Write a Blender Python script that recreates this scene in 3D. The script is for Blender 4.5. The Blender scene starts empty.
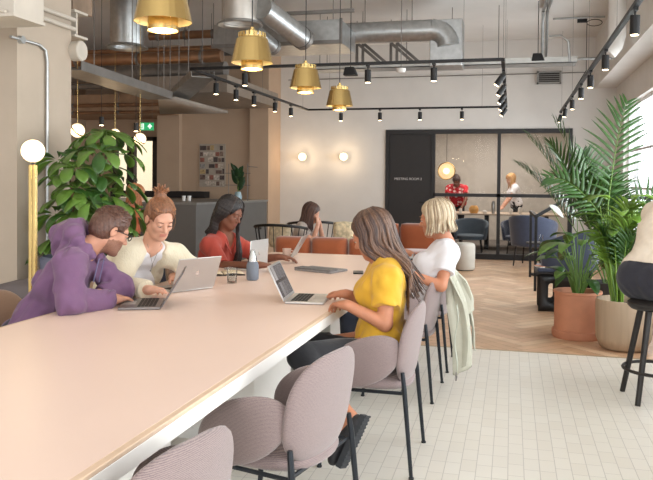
import bpy, bmesh, math, random
import numpy as np
from math import pi, sin, cos, radians
from mathutils import Vector, Matrix
random.seed(7); np.random.seed(7)
scene = bpy.context.scene
# ------------------------------------------------------------------ camera
FPX = 740.0; CAM_H = 1.42; PY0 = 194.5
YAW, PITCH, ROLL = radians(14.04), 0.02, 0.0083
CM = Matrix.Rotation(YAW, 3, 'Z') @ Matrix.Rotation(pi/2-PITCH, 3, 'X') @ Matrix.Rotation(ROLL, 3, 'Z')
cam_data = bpy.data.cameras.new('camera'); cam = bpy.data.objects.new('camera', cam_data)
scene.collection.objects.link(cam); scene.camera = cam
cam.matrix_world = Matrix.Translation((0, 0, CAM_H)) @ CM.to_4x4()
cam_data.sensor_width = 36; cam_data.lens = 36*FPX/653.0
cam_data.shift_y = (PY0-240)/653.0
cam_data.clip_start = 0.05; cam_data.clip_end = 100
# ------------------------------------------------------------------ world, exposure, daylight
scene.view_settings.view_transform = 'Standard'; scene.view_settings.look = 'None'
scene.view_settings.gamma = 1; scene.view_settings.use_curve_mapping = False
scene.view_settings.exposure = -0.27
W = bpy.data.worlds.new('World'); scene.world = W; W.use_nodes = True
bg = W.node_tree.nodes['Background']; bg.inputs[0].default_value = (0.93, 0.965, 1.0, 1); bg.inputs[1].default_value = 2.6

def area(name, loc, rot, sx, sy, power, col):
    l = bpy.data.lights.new(name, 'AREA'); l.shape = 'RECTANGLE'; l.size = sx; l.size_y = sy
    l.energy = power; l.color = col
    o = bpy.data.objects.new(name, l); scene.collection.objects.link(o)
    o.location = loc; o.rotation_euler = rot; o.visible_camera = True
    return o
def point(name, loc, power, col, r=.05, parent=None):
    l = bpy.data.lights.new(name, 'POINT'); l.energy = power; l.color = col; l.shadow_soft_size = r
    o = bpy.data.objects.new(name, l); scene.collection.objects.link(o); o.location = loc
    if parent: o.parent = parent
    return o
# daylight entering by the window openings of the right wall, plus a soft fill panel added behind the camera
area('daylight_window', (1.97, 6.6, 1.6), (0, radians(90), 0), 2.1, 12.3, 640, (.93, .97, 1))
area('daylight_fill_rear', (0.3, -3.3, 2.0), (radians(84), 0, radians(8)), 3.6, 2.6, 150, (1.0, .985, .97))

# ------------------------------------------------------------------ pixel -> point helpers (measured once, used for real positions)
def ray(px, py): return CM @ Vector(((px-326.5)/FPX, (PY0-py)/FPX, -1))
C0 = Vector((0, 0, CAM_H))
def PZ(px, py, z=0.0): r = ray(px, py); return C0 + r*((z-CAM_H)/r.z)
def PY(px, py, y): r = ray(px, py); return C0 + r*(y/r.y)
def PX(px, py, x): r = ray(px, py); return C0 + r*(x/r.x)
def PD(px, py, d): return C0 + ray(px, py)*d

# ------------------------------------------------------------------ materials
MATS = {}
def srgb(r, g, b):
    f = lambda c: (c/255/12.92) if c/255 <= .04045 else ((c/255+.055)/1.055)**2.4
    return (f(r), f(g), f(b), 1)
def mat(name, rgb, rough=.6, metal=0.0, var=.08, vscale=8, bump=0.0, bscale=60, stretch=None, emit=None, estr=0, spec=.5, sheen=0, coat=0):
    """procedural principled material: noise-varied colour, noise bump"""
    if name in MATS: return MATS[name]
    m = bpy.data.materials.new(name); m.use_nodes = True; nt = m.node_tree; N = nt.nodes; L = nt.links
    b = N['Principled BSDF']; b.inputs['Roughness'].default_value = rough; b.inputs['Metallic'].default_value = metal
    b.inputs['Specular IOR Level'].default_value = spec
    if sheen: b.inputs['Sheen Weight'].default_value = sheen
    if coat: b.inputs['Coat Weight'].default_value = coat
    col = srgb(*rgb)
    tc = N.new('ShaderNodeTexCoord'); mp = N.new('ShaderNodeMapping'); L.new(tc.outputs['Object'], mp.inputs[0])
    if stretch: mp.inputs['Scale'].default_value = stretch
    if var > 0:
        nz = N.new('ShaderNodeTexNoise'); nz.inputs['Scale'].default_value = vscale; nz.inputs['Detail'].default_value = 3
        L.new(mp.outputs[0], nz.inputs['Vector'])
        rp = N.new('ShaderNodeValToRGB'); e = rp.color_ramp.elements
        e[0].position = .3; e[1].position = .7
        e[0].color = tuple(c*(1-var) for c in col[:3])+(1,); e[1].color = tuple(min(1, c*(1+var)) for c in col[:3])+(1,)
        L.new(nz.outputs['Fac'], rp.inputs[0]); L.new(rp.outputs[0], b.inputs['Base Color'])
    else: b.inputs['Base Color'].default_value = col
    if bump > 0:
        n2 = N.new('ShaderNodeTexNoise'); n2.inputs['Scale'].default_value = bscale; n2.inputs['Detail'].default_value = 2
        L.new(mp.outputs[0], n2.inputs['Vector'])
        bp = N.new('ShaderNodeBump'); bp.inputs['Strength'].default_value = bump; bp.inputs['Distance'].default_value = .01
        L.new(n2.outputs['Fac'], bp.inputs['Height']); L.new(bp.outputs[0], b.inputs['Normal'])
    if emit is not None:
        b.inputs['Emission Color'].default_value = srgb(*emit); b.inputs['Emission Strength'].default_value = estr
    MATS[name] = m; return m
def weave(name, rgb, rgb2, scale=260):
    m = mat(name, rgb, .9, var=0, sheen=.3); nt = m.node_tree; N = nt.nodes; L = nt.links; b = N['Principled BSDF']
    tc = N.new('ShaderNodeTexCoord'); ck = N.new('ShaderNodeTexWave'); ck.wave_type = 'BANDS'; ck.bands_direction = 'Z'
    ck.inputs['Scale'].default_value = scale/6; ck.inputs['Distortion'].default_value = 2.5; ck.inputs['Detail'].default_value = 2; ck.inputs['Detail Scale'].default_value = 3
    L.new(tc.outputs['Object'], ck.inputs['Vector'])
    nz = N.new('ShaderNodeTexNoise'); nz.inputs['Scale'].default_value = scale; L.new(tc.outputs['Object'], nz.inputs['Vector'])
    mx = N.new('ShaderNodeMix'); mx.data_type = 'RGBA'; mx.inputs[6].default_value = srgb(*rgb); mx.inputs[7].default_value = srgb(*rgb2)
    ad = N.new('ShaderNodeMath'); ad.operation = 'MULTIPLY'; L.new(ck.outputs['Fac'], ad.inputs[0]); L.new(nz.outputs['Fac'], ad.inputs[1])
    ad2 = N.new('ShaderNodeMath'); ad2.operation = 'MULTIPLY'; ad2.inputs[1].default_value = 1.6; L.new(ad.outputs[0], ad2.inputs[0])
    L.new(ad2.outputs[0], mx.inputs[0]); L.new(mx.outputs[2], b.inputs['Base Color'])
    bp = N.new('ShaderNodeBump'); bp.inputs['Strength'].default_value = .25; bp.inputs['Distance'].default_value = .004
    L.new(ck.outputs['Fac'], bp.inputs['Height']); L.new(bp.outputs[0], b.inputs['Normal'])
    return m
def glassmat(name, tint=(1, 1, 1), refl=.12, rough=0.0):
    m = bpy.data.materials.new(name); m.use_nodes = True; N = m.node_tree.nodes; L = m.node_tree.links
    N.remove(N['Principled BSDF']); out = N['Material Output']
    t = N.new('ShaderNodeBsdfTransparent'); t.inputs[0].default_value = (*tint, 1)
    g = N.new('ShaderNodeBsdfGlossy'); g.inputs['Roughness'].default_value = rough
    fr = N.new('ShaderNodeFresnel'); fr.inputs['IOR'].default_value = 1.3
    mu = N.new('ShaderNodeMath'); mu.operation = 'MULTIPLY'; mu.inputs[1].default_value = refl*6; L.new(fr.outputs[0], mu.inputs[0])
    mx = N.new('ShaderNodeMixShader'); L.new(mu.outputs[0], mx.inputs[0]); L.new(t.outputs[0], mx.inputs[1]); L.new(g.outputs[0], mx.inputs[2])
    L.new(mx.outputs[0], out.inputs[0]); return m

# ------------------------------------------------------------------ object helpers
COL = scene.collection
def tag(o, label=None, cat=None, group=None, kind=None):
    if label: o['label'] = label
    if cat: o['category'] = cat
    if group: o['group'] = group
    if kind: o['kind'] = kind
    return o
def thing(name, label, cat, loc=(0, 0, 0), rz=0.0, group=None):
    o = bpy.data.objects.new(name, None); COL.objects.link(o); o.location = loc; o.rotation_euler = (0, 0, rz)
    o.empty_display_size = .05
    return tag(o, label, cat, group)
def copy_thing(o, loc, rz=None, label=None, group=None, scale=None):
    r = o.copy(); COL.objects.link(r); r.location = loc
    if rz is not None: r.rotation_euler = (0, 0, rz)
    if scale is not None: r.scale = (scale,)*3
    if label: r['label'] = label
    if group: r['group'] = group
    def rec(a, b):
        for ch in list(a.children):
            c = ch.copy(); COL.objects.link(c); c.parent = b; rec(ch, c)
    rec(o, r); return r
class MB:
    """collects shapes into one mesh"""
    def __init__(s): s.v = []; s.f = []; s.m = []
    def add(s, vs, fs, mi=0):
        b = len(s.v); s.v += [tuple(v) for v in vs]; s.f += [tuple(b+i for i in f) for f in fs]; s.m += [mi]*len(fs); return s
    def box(s, x0, y0, z0, x1, y1, z1, mi=0):
        vs = [(x, y, z) for z in (z0, z1) for y in (y0, y1) for x in (x0, x1)]
        return s.add(vs, [(0, 2, 3, 1), (4, 5, 7, 6), (0, 1, 5, 4), (2, 6, 7, 3), (0, 4, 6, 2), (1, 3, 7, 5)], mi)
    def obox(s, c, hx, hy, hz, M, mi=0):
        vs = [Vector(c)+M@Vector((x*hx, y*hy, z*hz)) for z in (-1, 1) for y in (-1, 1) for x in (-1, 1)]
        return s.add(vs, [(0, 2, 3, 1), (4, 5, 7, 6), (0, 1, 5, 4), (2, 6, 7, 3), (0, 4, 6, 2), (1, 3, 7, 5)], mi)
    def bar(s, a, b, w, h=None, mi=0):
        a = Vector(a); b = Vector(b); h = h or w; d = (b-a).normalized()
        up = Vector((0, 0, 1)) if abs(d.z) < .95 else Vector((0, 1, 0)); sx = d.cross(up).normalized(); sz = sx.cross(d)
        M = Matrix((sx, d, sz)).transposed(); return s.obox((a+b)/2, w/2, (b-a).length/2, h/2, M, mi)
    def tube(s, pts, r, n=10, mi=0, cap=True, closed=False):
        pts = [Vector(p) for p in pts]; k = len(pts); rs = r if isinstance(r, (list, tuple)) else [r]*k
        b = len(s.v); prev = None
        for i, p in enumerate(pts):
            if closed: d = pts[(i+1) % k]-pts[i-1]
            else: d = pts[min(i+1, k-1)]-pts[max(i-1, 0)]
            d = d.normalized() if d.length > 1e-9 else Vector((0, 0, 1))
            if prev is None: u = d.orthogonal().normalized()
            else:
                u = prev-d*prev.dot(d); u = u.normalized() if u.length > 1e-6 else d.orthogonal().normalized()
            prev = u; w = d.cross(u)
            for j in range(n):
                a = 2*pi*j/n; s.v.append(tuple(p+(u*cos(a)+w*sin(a))*rs[i]))
        for i in range(k if closed else k-1):
            i2 = (i+1) % k
            for j in range(n):
                j2 = (j+1) % n; s.f.append((b+i*n+j, b+i*n+j2, b+i2*n+j2, b+i2*n+j)); s.m.append(mi)
        if cap and not closed:
            s.f.append(tuple(b+j for j in reversed(range(n)))); s.m.append(mi)
            s.f.append(tuple(b+(k-1)*n+j for j in range(n))); s.m.append(mi)
        return s
    def cyl(s, a, b, r, n=24, mi=0): return s.tube([a, b], r, n, mi)
    def lathe(s, prof, c=(0, 0, 0), n=32, mi=0, sq=None):
        b = len(s.v); k = len(prof)
        for (r, z) in prof:
            for j in range(n):
                a = 2*pi*j/n; s.v.append((c[0]+r*cos(a), c[1]+r*sin(a), c[2]+z))
        for i in range(k-1):
            for j in range(n):
                j2 = (j+1) % n; s.f.append((b+i*n+j, b+i*n+j2, b+(i+1)*n+j2, b+(i+1)*n+j)); s.m.append(mi)
        return s
    def ball(s, c, r, n=20, mi=0, R=None):
        rr = r if isinstance(r, (tuple, list)) else (r, r, r); b = len(s.v); m = n//2; c = Vector(c)
        for i in range(m+1):
            t = pi*i/m
            for j in range(n):
                a = 2*pi*j/n; q = Vector((rr[0]*sin(t)*cos(a), rr[1]*sin(t)*sin(a), rr[2]*cos(t)))
                if R is not None: q = R@q
                s.v.append(tuple(c+q))
        for i in range(m):
            for j in range(n):
                j2 = (j+1) % n; s.f.append((b+i*n+j, b+(i+1)*n+j, b+(i+1)*n+j2, b+i*n+j2)); s.m.append(mi)
        return s
    def grid(s, fn, nu, nv, mi=0, closed_u=False):
        b = len(s.v)
        for i in range(nu+1):
            for j in range(nv+1): s.v.append(tuple(fn(i/nu, j/nv)))
        for i in range(nu):
            for j in range(nv):
                a = b+i*(nv+1)+j; s.f.append((a, a+1, a+nv+2, a+nv+1)); s.m.append(mi)
        return s
    def pad(s, a, bb, t, fn=lambda p: p, n=2.6, mi=0, rings=8, seg=40):
        """puffy superellipse cushion in the local xz plane, thickness on y"""
        b = len(s.v)
        rhos = [sin(pi/2*i/rings) for i in range(rings+1)]
        for side in (1, -1):
            for i, rho in enumerate(rhos):
                for j in range(seg):
                    th = 2*pi*j/seg; cx, cz = cos(th), sin(th)
                    q = (abs(cx)**n+abs(cz)**n)**(-1/n)
                    h = t*math.sqrt(max(0, 1-rho**5))
                    s.v.append(tuple(fn(Vector((a*rho*cx*q, side*h, bb*rho*cz*q)))))
        m = (rings+1)*seg
        for sd in (0, 1):
            for i in range(rings):
                for j in range(seg):
                    j2 = (j+1) % seg; q = (b+sd*m+i*seg+j, b+sd*m+(i+1)*seg+j, b+sd*m+(i+1)*seg+j2, b+sd*m+i*seg+j2)
                    s.f.append(q if sd == 0 else q[::-1]); s.m.append(mi)
        return s
    def build(s, name, mats, parent=None, bevel=0, world=False, smooth=35, solid=0, seg=2, weld=True):
        me = bpy.data.meshes.new(name); off = Vector(parent.location) if (parent is not None and world) else Vector((0, 0, 0))
        # parents used with world=True are unrotated empties (or their direct, zero-offset parts)
        if parent is not None and world and parent.parent is not None: off = Vector(parent.parent.location)
        me.from_pydata([tuple(Vector(v)-off) for v in s.v], [], s.f)
        if not isinstance(mats, (list, tuple)): mats = [mats]
        for m in mats: me.materials.append(m)
        me.polygons.foreach_set('material_index', s.m)
        bm = bmesh.new(); bm.from_mesh(me)
        if weld: bmesh.ops.remove_doubles(bm, verts=bm.verts, dist=1e-5)
        bmesh.ops.recalc_face_normals(bm, faces=bm.faces) if weld else None
        bm.to_mesh(me); bm.free()
        me.polygons.foreach_set('use_smooth', [True]*len(me.polygons))
        try: me.set_sharp_from_angle(angle=radians(smooth))
        except Exception: pass
        o = bpy.data.objects.new(name, me); COL.objects.link(o)
        if parent is not None: o.parent = parent
        if solid:
            d = o.modifiers.new('solid', 'SOLIDIFY'); d.thickness = solid; d.offset = 0
        if bevel:
            d = o.modifiers.new('bevel', 'BEVEL'); d.width = bevel; d.segments = seg; d.limit_method = 'ANGLE'; d.angle_limit = radians(40)
        return o
def struct(name, mb, m, bevel=0, smooth=35):
    o = mb.build(name, m, bevel=bevel, smooth=smooth); o['kind'] = 'structure'; return o
def text_mesh(name, txt, size, m, parent, loc, rot, depth=.002, world=False):
    cu = bpy.data.curves.new(name, 'FONT'); cu.body = txt; cu.size = size; cu.extrude = depth; cu.align_x = 'CENTER'; cu.align_y = 'CENTER'
    t = bpy.data.objects.new(name, cu); COL.objects.link(t)
    me = bpy.data.meshes.new_from_object(t.evaluated_get(bpy.context.evaluated_depsgraph_get()))
    bpy.data.objects.remove(t); me.name = name; me.materials.clear(); me.materials.append(m)
    o = bpy.data.objects.new(name, me); COL.objects.link(o)
    off = Vector(parent.location) if (parent and world) else Vector((0, 0, 0))
    o.location = Vector(loc)-off; o.rotation_euler = rot
    if parent: o.parent = parent
    return o
# ------------------------------------------------------------------ materials used below
M_wall = mat('painted wall', (221, 217, 212), .85, var=.03, vscale=3, bump=.05, bscale=40)
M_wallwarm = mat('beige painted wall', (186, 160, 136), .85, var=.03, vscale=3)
M_ceil = mat('painted ceiling', (228, 225, 221), .9, var=.03, vscale=2)
M_white = mat('white paint', (232, 230, 226), .5, var=.02)
M_black = mat('black metal', (26, 25, 26), .45, .3, var=.05)
M_blacksoft = mat('black plastic', (22, 22, 24), .6, var=.05)
M_galv = mat('galvanised steel', (176, 178, 178), .38, .85, var=.12, vscale=14, bump=.1, bscale=30)
M_galvd = mat('dull grey steel', (128, 124, 120), .5, .6, var=.1)
M_copper = mat('warm tinted pipe', (150, 116, 90), .38, .75, var=.15, vscale=6)
M_brass = mat('brushed brass', (206, 178, 118), .27, 1, var=.1, vscale=20, stretch=(40, 40, 1))
M_brassin = mat('cream inside of shade', (240, 214, 150), .5, .0, var=0)
M_bulb = mat('warm diffuser', (255, 240, 210), .5, var=0, emit=(255, 222, 170), estr=7)
M_globe = mat('opal glass globe', (255, 244, 225), .3, var=0, emit=(255, 226, 178), estr=1.9)
M_spot = mat('spot lens', (255, 240, 220), .3, var=0, emit=(255, 226, 180), estr=14)
M_glass = glassmat('clear glass', (.97, .98, .98), .10)
M_pane = glassmat('partition glass', (.93, .93, .93), .035)
M_frame = mat('charcoal frame', (44, 43, 44), .5, .2, var=.05)
M_conc = mat('raw concrete', (138, 118, 100), .9, var=.25, vscale=6, bump=.3, bscale=20)

# floor tiles: slim running-bond tiles
def tile_mat():
    m = bpy.data.materials.new('slim cream floor tiles'); m.use_nodes = True; N = m.node_tree.nodes; L = m.node_tree.links; b = N['Principled BSDF']
    tc = N.new('ShaderNodeTexCoord'); mp = N.new('ShaderNodeMapping'); mp.inputs['Rotation'].default_value = (0, 0, radians(90)); L.new(tc.outputs['Object'], mp.inputs[0])
    br = N.new('ShaderNodeTexBrick'); br.inputs['Color1'].default_value = srgb(222, 217, 207); br.inputs['Color2'].default_value = srgb(218, 212, 201)
    br.inputs['Mortar'].default_value = srgb(182, 176, 168); br.inputs['Scale'].default_value = 1; br.inputs['Mortar Size'].default_value = .0017
    br.inputs['Brick Width'].default_value = .15; br.inputs['Row Height'].default_value = .0762; br.offset = .37; br.offset_frequency = 3
    L.new(mp.outputs[0], br.inputs['Vector']); L.new(br.outputs['Color'], b.inputs['Base Color'])
    b.inputs['Roughness'].default_value = .38
    bp = N.new('ShaderNodeBump'); bp.inputs['Strength'].default_value = .2; bp.inputs['Distance'].default_value = .003; bp.invert = True
    L.new(br.outputs['Fac'], bp.inputs['Height']); L.new(bp.outputs[0], b.inputs['Normal']); return m
M_tile = tile_mat()
YT = 6.36; YB = 13.72; XR = 1.74; XL = -8.6; ZC = 3.95; YN = -3.6
struct('floor', MB().box(XL, YN, -.1, XR+.3, YT, 0), M_tile)
# herringbone oak floor laid plank by plank
woods = [mat('oak plank %s' % n, c, .42, var=.10, vscale=5, stretch=(1, 1, 1)) for n, c in (('honey', (206, 170, 136)), ('pale', (216, 184, 152)), ('mid', (198, 160, 126)), ('warm', (204, 166, 134)), ('tan', (194, 156, 122)))]
hb = MB(); pw, pl = .11, .55
c45, s45 = cos(pi/4), sin(pi/4)
def clip_poly(poly, x0, x1, y0, y1):
    def cl(ps, f, ax, v, keep):
        out = []
        for i in range(len(ps)):
            a, b = ps[i-1], ps[i]; ia, ib = keep(a[ax], v), keep(b[ax], v)
            if ia != ib:
                t = (v-a[ax])/(b[ax]-a[ax]); out.append((a[0]+t*(b[0]-a[0]), a[1]+t*(b[1]-a[1])))
            if ib: out.append(b)
        return out
    for ax, v, kp in ((0, x0, lambda c, v: c >= v), (0, x1, lambda c, v: c <= v), (1, y0, lambda c, v: c >= v), (1, y1, lambda c, v: c <= v)):
        poly = cl(poly, None, ax, v, kp)
        if len(poly) < 3: return None
    return poly
g = .0012
per = 2*pl
for i in range(-70, 70):
    for j in range(-24, 24):
        # herringbone lattice: translation vectors (pw,pw) and (pl,-pl) in plank axes
        ox, oy = i*pw + j*pl, i*pw - j*pl
        for (x0, y0, w, h) in ((ox, oy, pl, pw), (ox+pl, oy-pl+pw, pw, pl)):
            q = [(x0+g, y0+g), (x0+w-g, y0+g), (x0+w-g, y0+h-g), (x0+g, y0+h-g)]
            q = [(a*c45-b*s45-3.0, a*s45+b*c45+10) for a, b in q]
            if max(p[0] for p in q) < XL or min(p[0] for p in q) > XR+.3 or max(p[1] for p in q) < YT or min(p[1] for p in q) > 13.75: continue
            q = clip_poly(q, XL, XR+.3, YT, 13.75)
            if q: hb.add([(a, b, 0) for a, b in q], [tuple(range(len(q)))], random.randrange(5))
wf = hb.build('floor', woods, weld=False); wf['kind'] = 'structure'
struct('floor', MB().box(XL, YT, -.1, XR+.3, 13.75, -.0015), mat('plank joints', (96, 70, 50), .8))
struct('trim_1', MB().box(XL, YT-.012, 0, XR, YT+.006, .003), mat('brass floor strip', (170, 150, 120), .4, .7))

# ceiling, walls
struct('ceiling', MB().box(XL, YN, ZC, XR+.3, 18.6, ZC+.15), M_ceil)
wb = MB()
wb.box(-6.3, YB, 0, -2.30, YB+.15, ZC); wb.box(1.04, YB, 0, XR+.3, YB+.15, ZC); wb.box(-2.30, YB, 2.36, 1.04, YB+.15, ZC)
struct('wall_back', wb, M_wall)
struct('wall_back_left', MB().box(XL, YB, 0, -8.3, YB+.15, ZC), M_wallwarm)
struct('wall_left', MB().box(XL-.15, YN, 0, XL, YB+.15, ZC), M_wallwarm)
# poster wall block with two shallow pilasters
pb = MB(); YP = 13.1
xa, xb, xc, xd = PY(160, 120, YP).x, PY(182, 120, YP).x, PY(252, 120, YP).x, PY(270.5, 120, YP).x
pb.box(xa, YP, 0, xd, YB, ZC)
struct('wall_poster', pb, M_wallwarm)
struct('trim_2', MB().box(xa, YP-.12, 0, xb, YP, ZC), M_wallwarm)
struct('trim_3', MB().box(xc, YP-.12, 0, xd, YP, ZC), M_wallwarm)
# right wall with tall windows
rw = MB(); W_Z0, W_Z1 = .55, 2.64
wins = [(8.0, 12.75), (3.3, 7.4), (-1.6, 2.7)]
ys = [YB+.15]
for a, b in wins: ys += [b, a]
ys += [YN]
for i in range(0, len(ys), 2): rw.box(XR, ys[i+1], 0, XR+.16, ys[i], ZC)
for a, b in wins: rw.box(XR, a, 0, XR+.16, b, W_Z0); rw.box(XR, a, W_Z1, XR+.16, b, ZC)
struct('wall_right', rw, M_wall)
for n, (a, b) in enumerate(wins):
    e = bpy.data.objects.new('window_%d' % (n+1), None); COL.objects.link(e); e.location = (XR+.14, (a+b)/2, W_Z0); e['kind'] = 'structure'
    fr = MB(); t = .05
    fr.box(XR+.08, a, W_Z0, XR+.13, a+t, W_Z1); fr.box(XR+.08, b-t, W_Z0, XR+.13, b, W_Z1)
    fr.box(XR+.08, a, W_Z0, XR+.13, b, W_Z0+t); fr.box(XR+.08, a, W_Z1-t, XR+.13, b, W_Z1)
    k = round((b-a)/1.03)
    for i in range(1, k): y = a+(b-a)*i/k; fr.box(XR+.09, y-.020, W_Z0+t, XR+.12, y+.020, W_Z1-t)
    for z in (1.33, 1.91): fr.box(XR+.09, a+t, z-.018, XR+.12, b-t, z+.018)
    fr.build('window_frame', mat('bright white window paint', (246, 247, 250), .5, var=0), e, world=True)
    MB().box(XR+.103, a+.03, W_Z0+.03, XR+.107, b-.03, W_Z1-.03).build('window_pane', M_glass, e, world=True)
    MB().box(XR-.06, a-.05, W_Z0-.04, XR+.08, b+.05, W_Z0+.001).build('window_sill', M_white, e, world=True, bevel=.005)
# downstand beam along the right wall and a wall-side bulkhead
struct('trim_4', MB().box(1.395, YN, 3.06, XR, YB, ZC), M_wall)
# concrete structure over the left
struct('trim_5', MB().box(-6.5, 6.9, 3.45, -3.1, 7.3, ZC), M_conc)
struct('trim_6', MB().box(XL, 12.2, 2.62, PY(160,120,12.2).x, YB, 2.95), mat('brown bulkhead', (168, 136, 108), .8))
struct('trim_7', MB().box(-5.6, 10.4, 2.72, -4.15, 12.9, 2.98), mat('grey bulkhead', (140, 128, 116), .8))
struct('baseboard_back', MB().box(xd, YB-.02, 0, -2.30, YB, .1), M_white)

# ---------------- column with steel, left
cx0, cx1 = -4.35, -3.62
cy0 = PX(17, 200, cx1).y; cy1 = PX(71, 200, cx1).y
M_col = mat('column paint', (182, 168, 152), .8, var=.04, vscale=4, bump=.05)
struct('wall_column', MB().box(cx0, cy0, 0, cx1, cy1, ZC), M_col)

# ---------------- meeting room behind the glass
M_mr = mat('meeting room wall', (206, 198, 188), .85)
struct('floor', MB().box(-2.6, YB+.03, -.1, 1.9, 18.4, 0), mat('meeting room carpet', (120, 112, 106), .9, var=.1))
struct('wall_meeting_back', MB().box(-2.6, 18.4, 0, 1.9, 18.55, ZC), M_mr)
struct('wall_meeting_left', MB().box(-2.7, YB+.15, 0, -2.55, 18.4, ZC), M_mr)
struct('wall_meeting_right', MB().box(1.85, YB+.15, 0, 2.0, 18.4, ZC), M_mr)
struct('ceiling', MB().box(-2.6, YB+.15, 2.75, 1.9, 18.4, 2.85), mat('meeting room ceiling', (196, 190, 184), .9))
# partition frame
x386, x433, x499, x571 = -2.29, PY(433, 200, YB).x, PY(498.5, 200, YB).x, 1.03
pf = MB(); fy0, fy1 = YB-.03, YB+.08; ft = .06
pf.box(x386, fy0, 2.28, x571, fy1, 2.36); pf.box(x386, fy0, 0, x571, fy1, .10)
for x in (x386+ft/2, x433, x499, x571-ft/2): pf.box(x-ft/2, fy0, .1, x+ft/2, fy1, 2.28)
zr = PY(460, 195, YB).z
pf.box(x433, fy0, zr-.03, x571, fy1, zr+.03)
e = bpy.data.objects.new('window_4', None); COL.objects.link(e); e.location = (-.6, YB, 0); e['kind'] = 'structure'
pf.build('window_frame', M_frame, e, world=True)
for (a, b) in ((x433+.03, x499-.03), (x499+.03, x571-.06)):
    for z0, z1 in ((.1, zr-.03), (zr+.03, 2.28)): MB().box(a, YB+.02, z0, b, YB+.026, z1).build('window_pane', M_pane, e, world=True)
d = bpy.data.objects.new('door_1', None); COL.objects.link(d); d.location = (-1.9, YB, 0); d['kind'] = 'structure'
MB().box(x386+.06, YB-.01, .1, x433-.03, YB+.05, 2.28).build('door_leaf', mat('black door', (40, 37, 37), .55, var=.05), d, world=True, bevel=.004)
MB().tube([(x433-.12, YB-.01, 1.02), (x433-.12, YB-.06, 1.02), (x433-.24, YB-.06, 1.02)], .01).build('door_handle', M_black, d, world=True)
tp = PY(408, 179, YB-.02)
text_mesh('door_sign', 'MEETING ROOM 2', .062, mat('pale lettering', (205, 200, 196), .6, var=0), d, (tp.x, YB-.013, tp.z), (radians(90), 0, 0), .001, world=True)

# ---------------- far left glazed doorway with bright room behind
M_dark = mat('dark timber frame', (52, 42, 36), .6)
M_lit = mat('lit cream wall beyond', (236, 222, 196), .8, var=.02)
e = bpy.data.objects.new('door_2', None); COL.objects.link(e); e.location = (-7, YB, 0); e['kind'] = 'structure'
fx = [PY(p, 170, YB).x for p in (113, 117, 128, 135, 153.5, 158)]
zt = PY(135, 141, YB).z
f = MB()
f.box(fx[0], YB-.05, 0, fx[1], YB+.08, zt+.08); f.box(fx[2], YB-.05, 0, fx[3], YB+.08, zt+.08); f.box(fx[4], YB-.05, 0, fx[5], YB+.08, zt+.08)
f.box(fx[0], YB-.05, zt, fx[5], YB+.08, zt+.08)
f.build('door_frame', M_dark, e, world=True)
MB().box(fx[1], YB, 0, fx[2], YB+.02, zt).build('door_pane', M_pane, e, world=True)
MB().box(fx[3], YB, 0, fx[4], YB+.02, zt).build('door_pane', M_pane, e, world=True)
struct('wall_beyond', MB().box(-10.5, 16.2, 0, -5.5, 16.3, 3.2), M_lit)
struct('floor', MB().box(-10.5, YB, -.1, -5.5, 16.2, 0), M_tile)
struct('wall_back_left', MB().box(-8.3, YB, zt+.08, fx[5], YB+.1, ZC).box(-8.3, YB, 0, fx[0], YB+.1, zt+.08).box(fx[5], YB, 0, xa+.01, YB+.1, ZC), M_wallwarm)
point('light beyond the doorway', (-8.0, 15.0, 2.5), 60, (1, .86, .66), .3)

area('meeting room ceiling light', (-.4, 16.2, 2.72), (0, 0, 0), 2.5, 2.5, 110, (1, .93, .84))
# ------------------------------------------------------------------ implicit-surface modeller (smooth unions -> one continuous skin)
V3 = lambda *a: np.array(a[0] if len(a) == 1 else a, dtype=np.float32)
def cone(a, b, ra, rb, k=.02, sq=None, op='u', cut=None, m=0): return dict(t='c', a=V3(a), b=V3(b), ra=ra, rb=rb, k=k, sq=sq, op=op, cut=cut, m=m)
def ell(c, rad, k=.02, R=None, op='u', m=0): return dict(t='e', c=V3(c), r=V3(rad), k=k, R=None if R is None else np.array(R, dtype=np.float32), op=op, m=m)
def plane(p, n, lo=None, hi=None): return dict(t='p', a=V3(p), n=V3(n)/np.linalg.norm(V3(n)), op='p', lo=lo, hi=hi)
def prim_bounds(p, marg):
    if p['t'] == 'c':
        r = max(p['ra'], p['rb'])*(1 if not p['sq'] else max(1, p['sq'][1])); lo = np.minimum(p['a'], p['b'])-r; hi = np.maximum(p['a'], p['b'])+r
    else:
        r = float(p['r'].max()); lo = p['c']-r; hi = p['c']+r
    return lo-marg, hi+marg
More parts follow.
